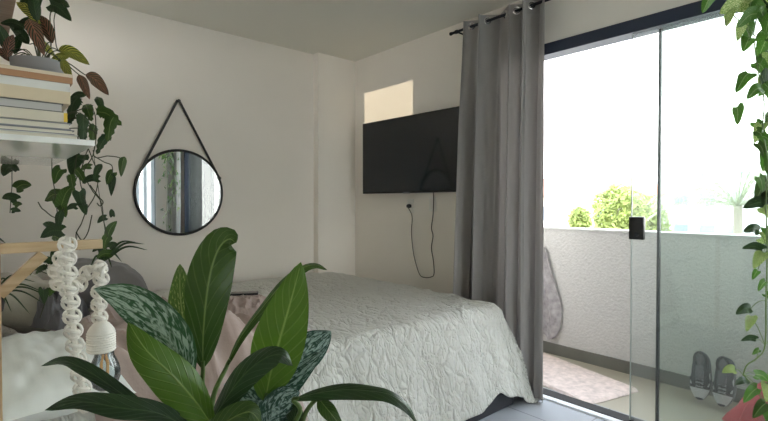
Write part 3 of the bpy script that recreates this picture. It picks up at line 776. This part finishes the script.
pot = thing('potted_foliage_plant', (PB.x, PB.y, PB.z-.2), 'large leafy green and silver houseplant in the foreground in front of the bed', 'plant')
cx, cy, cz = PB.x, PB.y, PB.z
child(MB().lathe([(.085, -.20), (.115, 0), (.120, .0), (.122, .022), (.108, .022), (.104, -.01), (0, -.01)], (cx, cy, cz), 40), 'pot', POTG, pot)
child(MB().lathe([(.0, .0), (.103, -.004)], (cx, cy, cz+.001), 30), 'soil', SOIL, pot)
st = thing('plant_stool', (cx, cy, 0), 'round wooden plant stool under the foliage plant', 'stool')
zt_ = cz-.20
child(MB().lathe([(0, zt_-.025), (.15, zt_-.025), (.155, zt_-.02), (.155, zt_-.004), (.15, zt_), (0, zt_)], (cx, cy, 0), 36), 'top', WOOD, st)
for k in range(3):
    a = 2*PI*k/3+.4; child(MB().tube([(cx+.17*math.cos(a), cy+.17*math.sin(a), 0), (cx+.10*math.cos(a), cy+.10*math.sin(a), zt_-.02)], .014, 10), 'leg', WOODV, st)
def fleaf(pix, w, m_, roll=0, kind='lance', cup=.2, rip=.035, twist=0, stem=None, n=22, label=None):
    """pix: (x, y, depth) from leaf base to tip; w in px at the middle depth; stem: extra points to the soil"""
    dm = pix[len(pix)//2][2]
    P = [at(*p) for p in pix]
    mb = leaf(MB(), P, w*dm/FOC, roll, kind, cup, rip, n, twist)
    lf = child(mb, 'leaf', m_, pot, fixn=False)
    if stem:
        S = [P[1]*.3+P[0]*.7, P[0]] + [at(*q) for q in stem] + [Vector((cx+random.uniform(-.03, .03), cy+random.uniform(-.03, .03), cz))]
        sm = MB().tube(cr(S, 18), .0030, 8, taper=1.7); child(sm, 'stem', STEM, pot)
    if label: lf['label'] = label
# L1 large upright
fleaf([(203, 370, .78), (203, 338, .76), (206, 300, .75), (211, 270, .76), (219, 248, .77), (229, 239, .76), (236, 243, .755)], 44, G2, .12, cup=.3, stem=[(206, 400, .79)])
fleaf([(188, 348, .84), (183, 318, .83), (180, 292, .83), (180, 264, .84)], 27, leafmat('leaf_mottled', (.07, .14, .02), (.42, .48, .16), 'marble', amt=.45, trans=.35), .3, cup=.2, stem=[(196, 390, .83)])
fleaf([(188, 385, .76), (176, 352, .73), (155, 322, .71), (126, 300, .70), (93, 289, .70)], 46, GS, .45, cup=.1, rip=.03, stem=[(202, 415, .78)], label='silver marbled leaf')
fleaf([(214, 428, .72), (196, 402, .70), (172, 375, .68), (146, 350, .67), (128, 322, .68)], 42, G1, -.25, cup=.3, stem=[(220, 445, .76)])
fleaf([(166, 428, .74), (138, 406, .69), (108, 384, .66), (82, 368, .65), (62, 361, .66), (41, 366, .68)], 15, GD, .5, cup=.3, twist=-.3, stem=[(190, 450, .77)])
fleaf([(196, 432, .72), (160, 414, .66), (120, 408, .63), (80, 402, .62), (45, 410, .63)], 24, GD, .35, cup=.2, stem=[(215, 450, .76)])
fleaf([(198, 440, .74), (185, 418, .72), (170, 400, .71)], 24, G1, .2, stem=[(210, 455, .77)])
fleaf([(226, 368, .84), (240, 338, .83), (262, 308, .83), (284, 282, .83), (303, 268, .83), (316, 265, .82), (327, 270, .81)], 12, G2, .6, cup=.5, stem=[(212, 405, .80)])
fleaf([(265, 402, .80), (271, 372, .79), (280, 338, .78), (291, 300, .79), (301, 262, .80)], 52, G1, .05, cup=.15, stem=[(258, 425, .80)], label='bright green upright leaf')
fleaf([(207, 430, .74), (224, 402, .72), (243, 376, .70), (264, 359, .69), (281, 355, .69), (293, 366, .70)], 27, GD, .3, cup=.4, stem=[(215, 445, .76)])
fleaf([(258, 402, .86), (275, 382, .86), (300, 358, .87), (318, 342, .88), (331, 331, .88)], 40, GS2, -.3, cup=.15, stem=[(245, 430, .84)])
fleaf([(248, 412, .83), (268, 394, .84), (296, 372, .86), (322, 352, .87)], 34, GS2, .4, cup=.2, stem=[(240, 435, .83)])
fleaf([(290, 432, .82), (272, 412, .82), (248, 396, .83), (224, 384, .84)], 42, GS2, .2, cup=.1, stem=[(280, 455, .82)])
fleaf([(262, 440, .80), (270, 420, .79), (285, 400, .79), (300, 392, .80)], 34, GS2, -.2, cup=.1, stem=[(250, 455, .80)])
fleaf([(293, 400, .78), (314, 394, .75), (342, 390, .73), (368, 391, .72), (390, 395, .71), (408, 408, .71), (420, 428, .72)], 18, GD, .35, cup=.35, twist=.5, stem=[(300, 412, .78), (278, 440, .79)])
fleaf([(318, 398, .78), (328, 410, .76), (344, 430, .75)], 16, G2, .2, stem=[(306, 412, .79), (290, 445, .79)])
fleaf([(290, 430, .80), (294, 418, .79), (297, 402, .79)], 20, GD, .2, stem=[(270, 450, .80)])
fleaf([(205, 445, .70), (222, 425, .69), (248, 412, .69), (262, 424, .70)], 26, G2, .1, stem=[(212, 460, .74)])

# ------------------------------------------------------------------ hanging pothos on the right
hp_c = Vector((2.02, .30, 0))
hp_ = thing('hanging_pothos', (2.02, .30, 2.05), 'trailing variegated pothos hanging in front of the glass door on the right', 'plant')
child(MB().lathe([(.0, 2.00), (.085, 2.00), (.115, 2.15), (.118, 2.15), (.108, 2.15), (.10, 2.14), (0, 2.14)], hp_c, 32), 'pot', TERRA, hp_)
for k in range(3):
    a = 2*PI*k/3; child(MB().tube([(2.02+.113*math.cos(a), .30+.113*math.sin(a), 2.14), (2.02, .30, 2.45)], .003, 6), 'hanger_cord', ROPE, hp_)
child(MB().tube([(2.02, .30, 2.44), (2.02, .30, HC)], .004, 6), 'ceiling_hook', CHROME, hp_)
def hleaf(root, x, y, size, ang, m_, d=1.6, roll=None, kind='heart', stem_to=None, smat=STEM, aspect=.78, bend=.15):
    """heart leaf centred on a photo direction; ang = direction of the tip (deg, 0 = right, 90 = up)"""
    a = math.radians(ang); c = at(x, y, d); s = size*d/FOC*(.86 if root.name.startswith('trailing_phil') else 1)
    T = Rv*math.cos(a)+Uv*math.sin(a); tilt = random.uniform(-.35, .35)
    T = (T+Fv*tilt).normalized()
    b0 = c-T*s*.45; b2 = c+T*s*.55; mid = c+Uv*s*bend-Fv*s*.05
    r = random.uniform(-.7, .7) if roll is None else roll
    mb = leaf(MB(), [b0, mid, b2], s*aspect, r, kind, random.uniform(.05, .3), .02, 12, 0, .22 if kind == 'heart' else .05)
    child(mb, 'leaf', m_, root, fixn=False)
    if stem_to is not None:
        q = at(*stem_to); mdl = (q+b0)/2+Uv*s*.15
        child(MB().tube(cr([b0, mdl, q], 8), .0012, 5), 'leaf_stalk', smat, root)
def vine(root, pts, r=.0022, m_=STEM, name='vine'):
    P = [at(*p) if not isinstance(p, Vector) else p for p in pts]
    child(MB().tube(cr(P, 12*len(P)), r, 6), name, m_, root)
top = Vector((2.0, .30, 2.14))
V1 = [top, Vector((1.93, .36, 2.17)), (757, 8, 1.60), (754, 36, 1.58), (758, 70, 1.58), (764, 100, 1.58), (763, 130, 1.58), (768, 165, 1.58), (766, 200, 1.57), (767, 250, 1.57), (766, 300, 1.57), (765, 345, 1.57), (757, 358, 1.56), (747, 365, 1.56), (743, 375, 1.56)]
vine(hp_, V1)
vine(hp_, [top, Vector((2.10, .25, 2.16)), (775, 30, 1.62), (772, 90, 1.62), (778, 150, 1.62), (772, 240, 1.6), (776, 330, 1.6), (768, 380, 1.6), (770, 420, 1.6), (768, 450, 1.6)])
vine(hp_, [top, Vector((1.92, .42, 2.16)), (735, 3, 1.62), (733, 14, 1.60), (745, 26, 1.60), (752, 40, 1.6)])
for x, y, s_, a, mt in [
  (708, 3, 20, 245, POTH), (736, 8, 34, 200, POTV), (728, 18, 20, 250, POTV), (748, 20, 26, 215, POTH), (741, 31, 18, 260, POTV),
  (758, 12, 26, 300, POTH), (768, 22, 26, 250, POTH), (747, 44, 22, 235, POTH), (764, 46, 26, 250, POTH), (771, 60, 20, 300, POTV),
  (743, 82, 25, 235, POTH), (755, 93, 22, 215, POTH), (737, 115, 20, 262, POTH), (758, 133, 20, 255, POTV), (768, 92, 20, 280, POTH), (765, 76, 15, 100, GD),
  (768, 118, 18, 250, POTH), (766, 140, 14, 320, POTH), (769, 163, 20, 265, POTH), (762, 190, 24, 240, G2), (758, 206, 24, 190, GD), (769, 215, 20, 300, POTV),
  (752, 231, 18, 185, GD), (753, 249, 17, 178, GD), (759, 260, 21, 230, POTV), (755, 275, 10, 250, POTH), (762, 286, 12, 240, POTH), (769, 235, 16, 280, POTH),
  (744, 311, 17, 200, GD), (749, 323, 17, 240, POTV), (749, 340, 13, 190, GD), (770, 300, 14, 300, POTH), (756, 352, 8, 230, POTH),
  (729, 371, 15, 190, POTV), (741, 382, 14, 200, GD), (751, 395, 20, 230, POTH), (762, 378, 16, 330, POTH), (767, 392, 18, 250, POTV), (760, 410, 20, 230, G2), (769, 418, 20, 270, POTH),
  (764, 2, 26, 230, POTV), (750, 3, 22, 270, POTH), (775, 340, 18, 230, POTH), (776, 190, 18, 240, POTH)]:
    near = min(((abs((p.z if isinstance(p, Vector) else p[1])-y), p) for p in V1[2:]), key=lambda q: q[0])[1]
    hleaf(hp_, x, y, s_, a, mt, 1.585+random.uniform(-.05, .05), stem_to=near if abs(near[0]-x) < 40 else None)

rs_ = random.Random(21)
for k in range(34):
    y = -8+k*7.6+rs_.uniform(-3, 3)
    x = rs_.uniform(757, 784) if y > 55 else rs_.uniform(742, 784)
    hleaf(hp_, x, y, rs_.uniform(15, 23), rs_.choice((215, 240, 265, 290, 320)), rs_.choice((POTH, POTH, POTV, G2, GD)), 1.62+rs_.uniform(-.05, .08), stem_to=(772, y-4, 1.62))
# ------------------------------------------------------------------ plants on the left shelf
cr_ = thing('potted_croton', (.14, 1.76, ZB), 'croton with yellow and dark red leaves in a grey bowl on the books', 'plant')
pc_ = Vector((.155, 1.735, ZB))
child(MB().lathe([(0, 0), (.052, 0), (.064, .008), (.070, .030), (.072, .056), (.066, .056), (.062, .04), (0, .04)], pc_, 36), 'bowl', POTG, cr_)
child(MB().lathe([(0, .042), (.063, .042)], pc_, 24), 'soil', SOIL, cr_)
pt = pc_+Vector((0, 0, .043))
for (x, y, s_, a, mt, dd) in [(73, 57, 34, 335, CROT, 1.38), (66, 70, 26, 300, CROT, 1.36), (60, 60, 22, 210, CROT, 1.42), (84, 86, 26, 290, CROR, 1.36), (96, 84, 34, 320, CROR, 1.38),
                              (36, 36, 38, 290, CROR, 1.38), (46, 30, 34, 120, CROR, 1.42), (30, 14, 34, 140, CROT, 1.42), (44, 48, 24, 320, CROT, 1.42), (20, 36, 30, 140, GD, 1.45), (14, 26, 24, 170, GD, 1.42),
                              (10, 48, 26, 80, CROR, 1.4), (4, 40, 30, 100, GD, 1.4), (35, 8, 30, 100, GD, 1.40), (18, 45, 22, 60, GD, 1.45), (3, 56, 24, 150, CROR, 1.4), (28, 26, 26, 200, GD, 1.43)]:
    hleaf(cr_, x, y, s_, a, mt, dd, kind='lance', aspect=.36, roll=random.uniform(-.5, .5), bend=.12)
    c = at(x, y, dd); a = math.radians(a)
    b0 = c-(Rv*math.cos(a)+Uv*math.sin(a))*(s_*dd/FOC)*.42
    child(MB().tube(cr([b0, (b0+pt)/2+Vector((0, 0, .03)), pt], 10), .0016, 5), 'leaf_stalk', STEMD, cr_)

up_ = thing('trailing_plant', (.07, 1.85, 1.872), 'dark leaved climber trailing from the upper brown shelf', 'plant')
child(MB().lathe([(0, 1.872), (.035, 1.872), (.043, 1.92), (.038, 1.92), (0, 1.91)], (.06, 1.95, 0), 24), 'pot', TERRA, up_)
vine(up_, [Vector((.06, 1.95, 1.91)), Vector((.09, 1.9, 1.95)), (50, -5, 1.62), (50, 18, 1.6), (51, 45, 1.58), (49, 58, 1.56)], .002, STEMD)
vine(up_, [Vector((.06, 1.95, 1.91)), Vector((.11, 1.9, 1.94)), (53, 0, 1.6), (54, 22, 1.58), (56, 44, 1.56), (58, 50, 1.55)], .0017, STEMD)
for (x, y, s_, a) in [(60, 12, 24, 320), (62, 6, 18, 350), (37, 4, 24, 260), (28, 2, 20, 220)]:
    hleaf(up_, x, y, s_, a, GD, 1.58, aspect=.75)

# main trailing philodendron on the shelf
tp = thing('trailing_philodendron', (.23, 2.15, SZ+.016), 'dark green trailing philodendron tumbling down from the end of the white shelf', 'plant')
tc_ = Vector((.17, 2.10, SZ+.016))
child(MB().lathe([(0, 0), (.05, 0), (.062, .09), (.055, .09), (.052, .08), (0, .08)], tc_, 28), 'pot', POTG, tp)
tp0 = tc_+Vector((0, 0, .085))
d = 1.85
vn = [
 [tp0, (74, 112, 1.75), (78, 136, d), (76, 160, d), (72, 185, d), (65, 205, d), (58, 222, d), (56, 245, d), (60, 262, d), (52, 282, d), (46, 300, d), (40, 318, d)],
 [tp0, (84, 118, 1.8), (90, 140, d), (84, 160, d), (80, 180, d), (86, 205, d), (82, 222, d), (76, 235, d), (80, 250, d)],
 [tp0, (88, 108, 1.8), (96, 130, d), (93, 155, d), (84, 172, d), (92, 190, d), (101, 202, d), (104, 222, d), (108, 240, d), (104, 258, d)],
 [tp0, (80, 118, 1.8), (86, 142, d), (92, 158, d), (98, 176, d), (95, 195, d), (86, 210, d)],
 [tp0, (68, 130, 1.8), (54, 150, d), (52, 172, d), (55, 192, d), (57, 210, d), (58, 222, d)],
 [tp0, (92, 130, 1.8), (94, 156, d), (108, 156, d), (120, 158, d), (124, 164, d)],
 [(94, 156, d), (104, 162, d), (112, 166, d), (112, 178, d)],
 [(80, 170, d), (60, 215, d), (44, 210, d), (38, 202, d)],
 [(90, 185, d), (98, 196, d), (103, 202, d), (100, 206, d), (97, 203, d)],
 [(76, 232, d), (82, 240, d), (88, 232, d), (92, 215, d)],
 [(50, 275, d), (36, 270, d), (30, 275, d)],
]
for p_ in vn: vine(tp, p_, .0020, STEMD)
for (x, y, s_, a, k) in [
  (74, 108, 30, 250, 'lobed'), (88, 112, 26, 300, 'lobed'), (84, 126, 32, 280, 'lobed'), (70, 120, 24, 230, 'lobed'), (94, 134, 24, 270, 'lobed'), (78, 98, 22, 200, 'lance'), (100, 104, 26, 300, 'lance'), (108, 118, 30, 330, 'lobed'), (111, 128, 30, 260, 'lobed'), (104, 144, 26, 240, 'lobed'), (84, 138, 22, 270, 'lobed'),
  (76, 164, 30, 235, 'heart'), (58, 176, 20, 240, 'heart'), (72, 182, 20, 280, 'lobed'), (80, 176, 20, 300, 'lobed'), (91, 181, 17, 200, 'heart'), (86, 168, 12, 200, 'heart'),
  (98, 172, 22, 250, 'lance'), (123, 166, 24, 262, 'lance'), (112, 184, 28, 255, 'lance'), (110, 178, 16, 250, 'heart'),
  (54, 198, 26, 195, 'heart'), (67, 196, 26, 60, 'heart'), (62, 208, 22, 280, 'heart'), (81, 200, 22, 270, 'heart'), (84, 209, 16, 300, 'heart'), (60, 220, 26, 268, 'lance'), (72, 208, 12, 200, 'heart'),
  (52, 234, 24, 200, 'heart'), (58, 240, 20, 330, 'heart'), (50, 228, 18, 150, 'heart'), (48, 262, 22, 170, 'lobed'), (56, 258, 18, 250, 'heart'), (62, 268, 18, 300, 'lobed'), (42, 270, 16, 210, 'lobed'),
  (102, 220, 11, 220, 'heart'), (112, 213, 9, 90, 'heart'), (111, 232, 26, 70, 'lance'), (106, 243, 16, 250, 'heart'), (113, 246, 12, 20, 'heart'), (104, 256, 16, 200, 'heart'), (98, 250, 12, 200, 'heart'),
  (55, 290, 18, 230, 'lobed'), (44, 296, 18, 260, 'heart'), (36, 270, 9, 190, 'heart'), (60, 284, 16, 330, 'heart')]:
    hleaf(tp, x, y, s_, a, GD if random.random() < .72 else G2, d+random.uniform(-.12, .05), kind=k, aspect={'heart': .82, 'lobed': .75, 'lance': .36}[k])

sv = thing('trailing_pothos', (.1, 2.40, SZ+.016), 'short pothos vine hanging below the white shelf at the far left', 'plant')
child(MB().lathe([(0, 0), (.035, 0), (.045, .07), (.04, .07), (0, .065)], (.10, 2.40, SZ+.016), 24), 'pot', TERRA, sv)
vine(sv, [Vector((.10, 2.40, SZ+.08)), Vector((.11, 2.46, SZ+.10)), Vector((.125, 2.51, SZ+.02)), (13, 150, 2.02), (12, 172, 2.0), (12, 185, 2.0), (11, 198, 2.0), (10, 213, 2.0)], .0017, STEMD)
for (x, y, s_, a) in [(8, 171, 17, 215), (23, 187, 16, 10), (10, 199, 14, 175), (18, 205, 8, 10), (16, 211, 8, 355), (14, 168, 10, 330)]:
    hleaf(sv, x, y, s_, a, GD if a > 100 else G2, 2.0, aspect=.9, roll=.2)

# spiky plants on a small wall pot behind the arm
sp = thing('spider_plant', (.05, 2.28, .95), 'thin leaved dark spider plant behind the beige pillow at the wall', 'plant')
sc_ = Vector((.055, 2.35, .80))
child(MB().lathe([(0, 0), (.030, 0), (.042, .07), (.037, .07), (0, .06)], sc_, 24), 'wall_pot', BLACKM, sp)
def blades(root, base, tips, w=.010, m_=GD):
    for q in tips:
        e = at(*q); mid = (base+e)/2+Vector((0, 0, .035))
        child(leaf(MB(), [base, mid, e], w, random.uniform(-.4, .4), 'strap', .5, 0, 12), 'leaf', m_, root, fixn=False)
b0 = sc_+Vector((0, 0, .07))
blades(sp, b0, [(2, 290, 1.8), (-6, 300, 1.8), (10, 282, 1.8), (22, 284, 1.8), (28, 276, 1.85), (36, 282, 1.85), (44, 292, 1.8), (-8, 312, 1.8), (12, 313, 1.75), (48, 306, 1.8), (30, 314, 1.75), (52, 298, 1.8), (6, 304, 1.75)])
b1 = at(103, 262, 1.80)
ap = thing('air_plant', b1, 'small spiky air plant among the vines just right of the pine arm', 'plant')
blades(ap, b1, [(145, 244, 1.75), (148, 250, 1.78), (122, 262, 1.78), (112, 268, 1.78), (136, 242, 1.85), (92, 246, 1.85), (98, 240, 1.85), (90, 268, 1.8)], .012)
child(MB().tube(cr([b1, at(106, 240, 1.83), at(100, 200, 1.85), at(93, 150, 1.85)], 20), .0012, 5), 'hanging_string', STEMD, ap)
ln = thing('strap_leaf_plant', (.03, 2.0, 1.08), 'single long dark leaf at the far left above the pine arm', 'plant')
blades(ln, at(-25, 240, 1.9), [(9, 246, 1.85), (2, 251, 1.85)], .012)

# ------------------------------------------------------------------ outside; haze is put into the pale colours
GZ = -9.0
struct(MB().box((-60, -140, GZ-.2), (220, 200, GZ)), 'ground', mat('pale_ground', (.35, .34, .31), .9, var=.2, vscale=.2))
BW = [mat('render_white', (.75, .74, .72), .8), mat('render_cream', (.78, .72, .62), .8), mat('render_grey', (.62, .63, .66), .8)]
WIN = mat('far_window', (.22, .26, .31), .3); ROOF = mat('roof_tile', (.50, .27, .19), .8)
def building(x, y, w_, d_, top_px_z, label, mi, roof=False, nwin=(3, 3)):
    t = thing('apartment_building', (x, y, GZ), label, 'building')
    child(MB().box((x, y-w_/2, GZ), (x+d_, y+w_/2, top_px_z)), 'wall', BW[mi], t, smooth=False)
    for r in range(nwin[1]):
        for c in range(nwin[0]):
            yy = y-w_/2+(c+.5)*w_/nwin[0]; zz = top_px_z-1.3-r*2.8
            if zz < GZ+.8: continue
            child(MB().box((x-.06, yy-.55, zz-.6), (x+.02, yy+.55, zz+.5)), 'window', WIN, t, smooth=False)
    if roof:
        m = MB(); z0 = top_px_z; m.add([(x-.4, y-w_/2-.4, z0), (x+d_+.4, y-w_/2-.4, z0), (x+d_+.4, y+w_/2+.4, z0), (x-.4, y+w_/2+.4, z0), (x+d_/2, y-w_/2, z0+1.6), (x+d_/2, y+w_/2, z0+1.6)],
                       [(0,3,2,1),(0,4,5,3),(1,2,5,4),(0,1,4),(3,5,2)])
        child(m, 'roof', ROOF, t, smooth=False)
    else:
        child(MB().box((x-.15, y-w_/2-.15, top_px_z), (x+d_+.15, y+w_/2+.15, top_px_z+.35)), 'roof', BW[2], t, smooth=False)
def ang(px): return TH-math.atan((px-384)/FOC)
def place(px, dist):
    a = ang(px); return dist*math.cos(a), dist*math.sin(a)
def zof(py, px, dist):   # height seen at row py at that horizontal distance
    dep_ = dist*math.cos(ang(px)-TH); return H + (203-py)/FOC*dep_
for px, dist, w_, d_, py, lab, mi, rf, nw in [
   (560, 38, 9, 8, 196, 'pale apartment block nearest the curtain with a red roof line', 1, True, (4, 3)),
   (592, 60, 12, 9, 180, 'white apartment block behind the leafy tree', 0, False, (5, 4)),
   (640, 92, 12, 9, 172, 'far white block behind the glass door latch', 0, False, (5, 5)),
   (694, 50, 8, 7, 184, 'pale grey building left of the palm', 2, False, (4, 4)),
   (745, 85, 14, 9, 165, 'white building behind the palm fronds', 0, False, (5, 5))]:
    x, y = place(px, dist); building(x, y, w_, d_, zof(py, px, dist), lab, mi, rf, nw)
FOL = mat('tree_foliage', (.27, .33, .10), .7, trans=.35, var=.3, vscale=2)
TRUNK = mat('bark', (.30, .27, .22), .9)
def tree(px, dist, py_top, rad, label, seed, cols=FOL):
    x, y = place(px, dist); zt = zof(py_top, px, dist); rs = random.Random(seed)
    t = thing('leafy_tree', (x, y, GZ), label, 'tree')
    child(MB().tube([(x, y, GZ), (x+.1, y+.05, (GZ+zt)/2), (x, y, zt-rad)], .18, 8, taper=.4), 'trunk', TRUNK, t)
    mb = MB()
    for k in range(2600):
        while True:
            v = Vector((rs.uniform(-1, 1), rs.uniform(-1, 1), rs.uniform(-1, 1)))
            if .3 < v.length < 1: break
        lump = 1+.25*noise.noise(v*2.5+Vector((seed, 0, 0)))
        c = Vector((x, y, zt-rad*1.25))+Vector((v.x*rad, v.y*rad, v.z*rad*1.3))*lump
        a = Vector((rs.uniform(-1, 1), rs.uniform(-1, 1), rs.uniform(-1, 1))).normalized()*.13; b = a.orthogonal().normalized()*.07
        mb.add([c-a, c+b, c+a, c-b], [(0, 1, 2, 3)])
    child(mb, 'foliage', cols, t, fixn=False, smooth=False)
tree(618, 24, 185, 1.15, 'bright green leafy tree left of the glass latch beyond the parapet', 4)
tree(644, 27, 197, 1.1, 'low green tree just right of the brighter tree', 9)
tree(580, 34, 208, .7, 'small green tree in front of the red roofed block', 12)
# palms
def palm(px, dist, py, label, R, seed, nfr=16):
    x, y = place(px, dist); zt = zof(py, px, dist); rs = random.Random(seed)
    t = thing('palm_tree', (x, y, GZ), label, 'palm')
    child(MB().tube([(x, y, GZ), (x+.15, y, (GZ+zt)/2), (x, y, zt)], .16, 10, taper=.7), 'trunk', TRUNK, t)
    PM = mat('palm_green', (.36, .40, .26), .6, trans=.3)
    for k in range(nfr):
        a = 2*PI*k/nfr+rs.uniform(-.15, .15); e = rs.uniform(.1, 1.5); dr = Vector((math.cos(a), math.sin(a), 0)); o = Vector((x, y, zt))
        P = cr([o, o+dr*R*.35+Vector((0, 0, R*.30*e)), o+dr*R*.75+Vector((0, 0, R*.25*e-.08*R)), o+dr*R*1.0+Vector((0, 0, -R*.25+R*.2*e))], 22)
        mb = MB().tube(P, .018, 5, taper=.3)
        sd_ = dr.cross(Vector((0, 0, 1)))
        for i in range(2, 22):
            for s in (-1, 1):
                l_ = R*.30*math.sin(PI*(i/24)**.8)+.03; b = P[i]; tip = b+sd_*s*l_+dr*l_*.5-Vector((0, 0, l_*.45)); w2 = dr*.018
                mb.add([b-w2, b+w2, tip], [(0, 1, 2)])
        child(mb, 'frond', PM, t, fixn=False, smooth=False)
palm(738, 17, 206, 'large feathery palm beyond the parapet behind the hanging pothos', 2.3, 3, 26)
palm(620, 46, 150, 'distant thin palm rising above the far rooftops', 1.6, 6, 9)

# ------------------------------------------------------------------ light
wd_ = bpy.data.worlds.new('sky'); SC.world = wd_; wd_.use_nodes = True; n = wd_.node_tree.nodes; l = wd_.node_tree.links
bg = n['Background']; tcn = n.new('ShaderNodeTexCoord'); sep = n.new('ShaderNodeSeparateXYZ'); rp = n.new('ShaderNodeValToRGB')
l.new(tcn.outputs['Generated'], sep.inputs[0]); l.new(sep.outputs['Z'], rp.inputs['Fac'])
rp.color_ramp.elements[0].position = 0; rp.color_ramp.elements[0].color = (1, .985, .955, 1)
rp.color_ramp.elements[1].position = .7; rp.color_ramp.elements[1].color = (.80, .89, 1, 1)
l.new(rp.outputs['Color'], bg.inputs['Color']); bg.inputs['Strength'].default_value = 4.0
sl = bpy.data.lights.new('sun', 'SUN'); so = bpy.data.objects.new('sun', sl); COL.objects.link(so)
sl.energy = .78; sl.angle = math.radians(.25); sl.color = (1, .86, .62)
el = math.radians(3.3)
so.rotation_euler = Vector((math.cos(el), 0, -math.sin(el))).to_track_quat('-Z', 'Y').to_euler()
so.location = (-3, 3, 4)
vs_ = SC.view_settings
vs_.view_transform = 'Standard'; vs_.look = 'None'; vs_.gamma = 1; vs_.use_curve_mapping = False; vs_.exposure = 1.35
SC.cycles.max_bounces = 14; SC.cycles.diffuse_bounces = 8; SC.cycles.transparent_max_bounces = 24; SC.cycles.glossy_bounces = 6
SC.cycles.use_denoising = True
try: SC.cycles.sample_clamp_indirect = 6
except Exception: pass
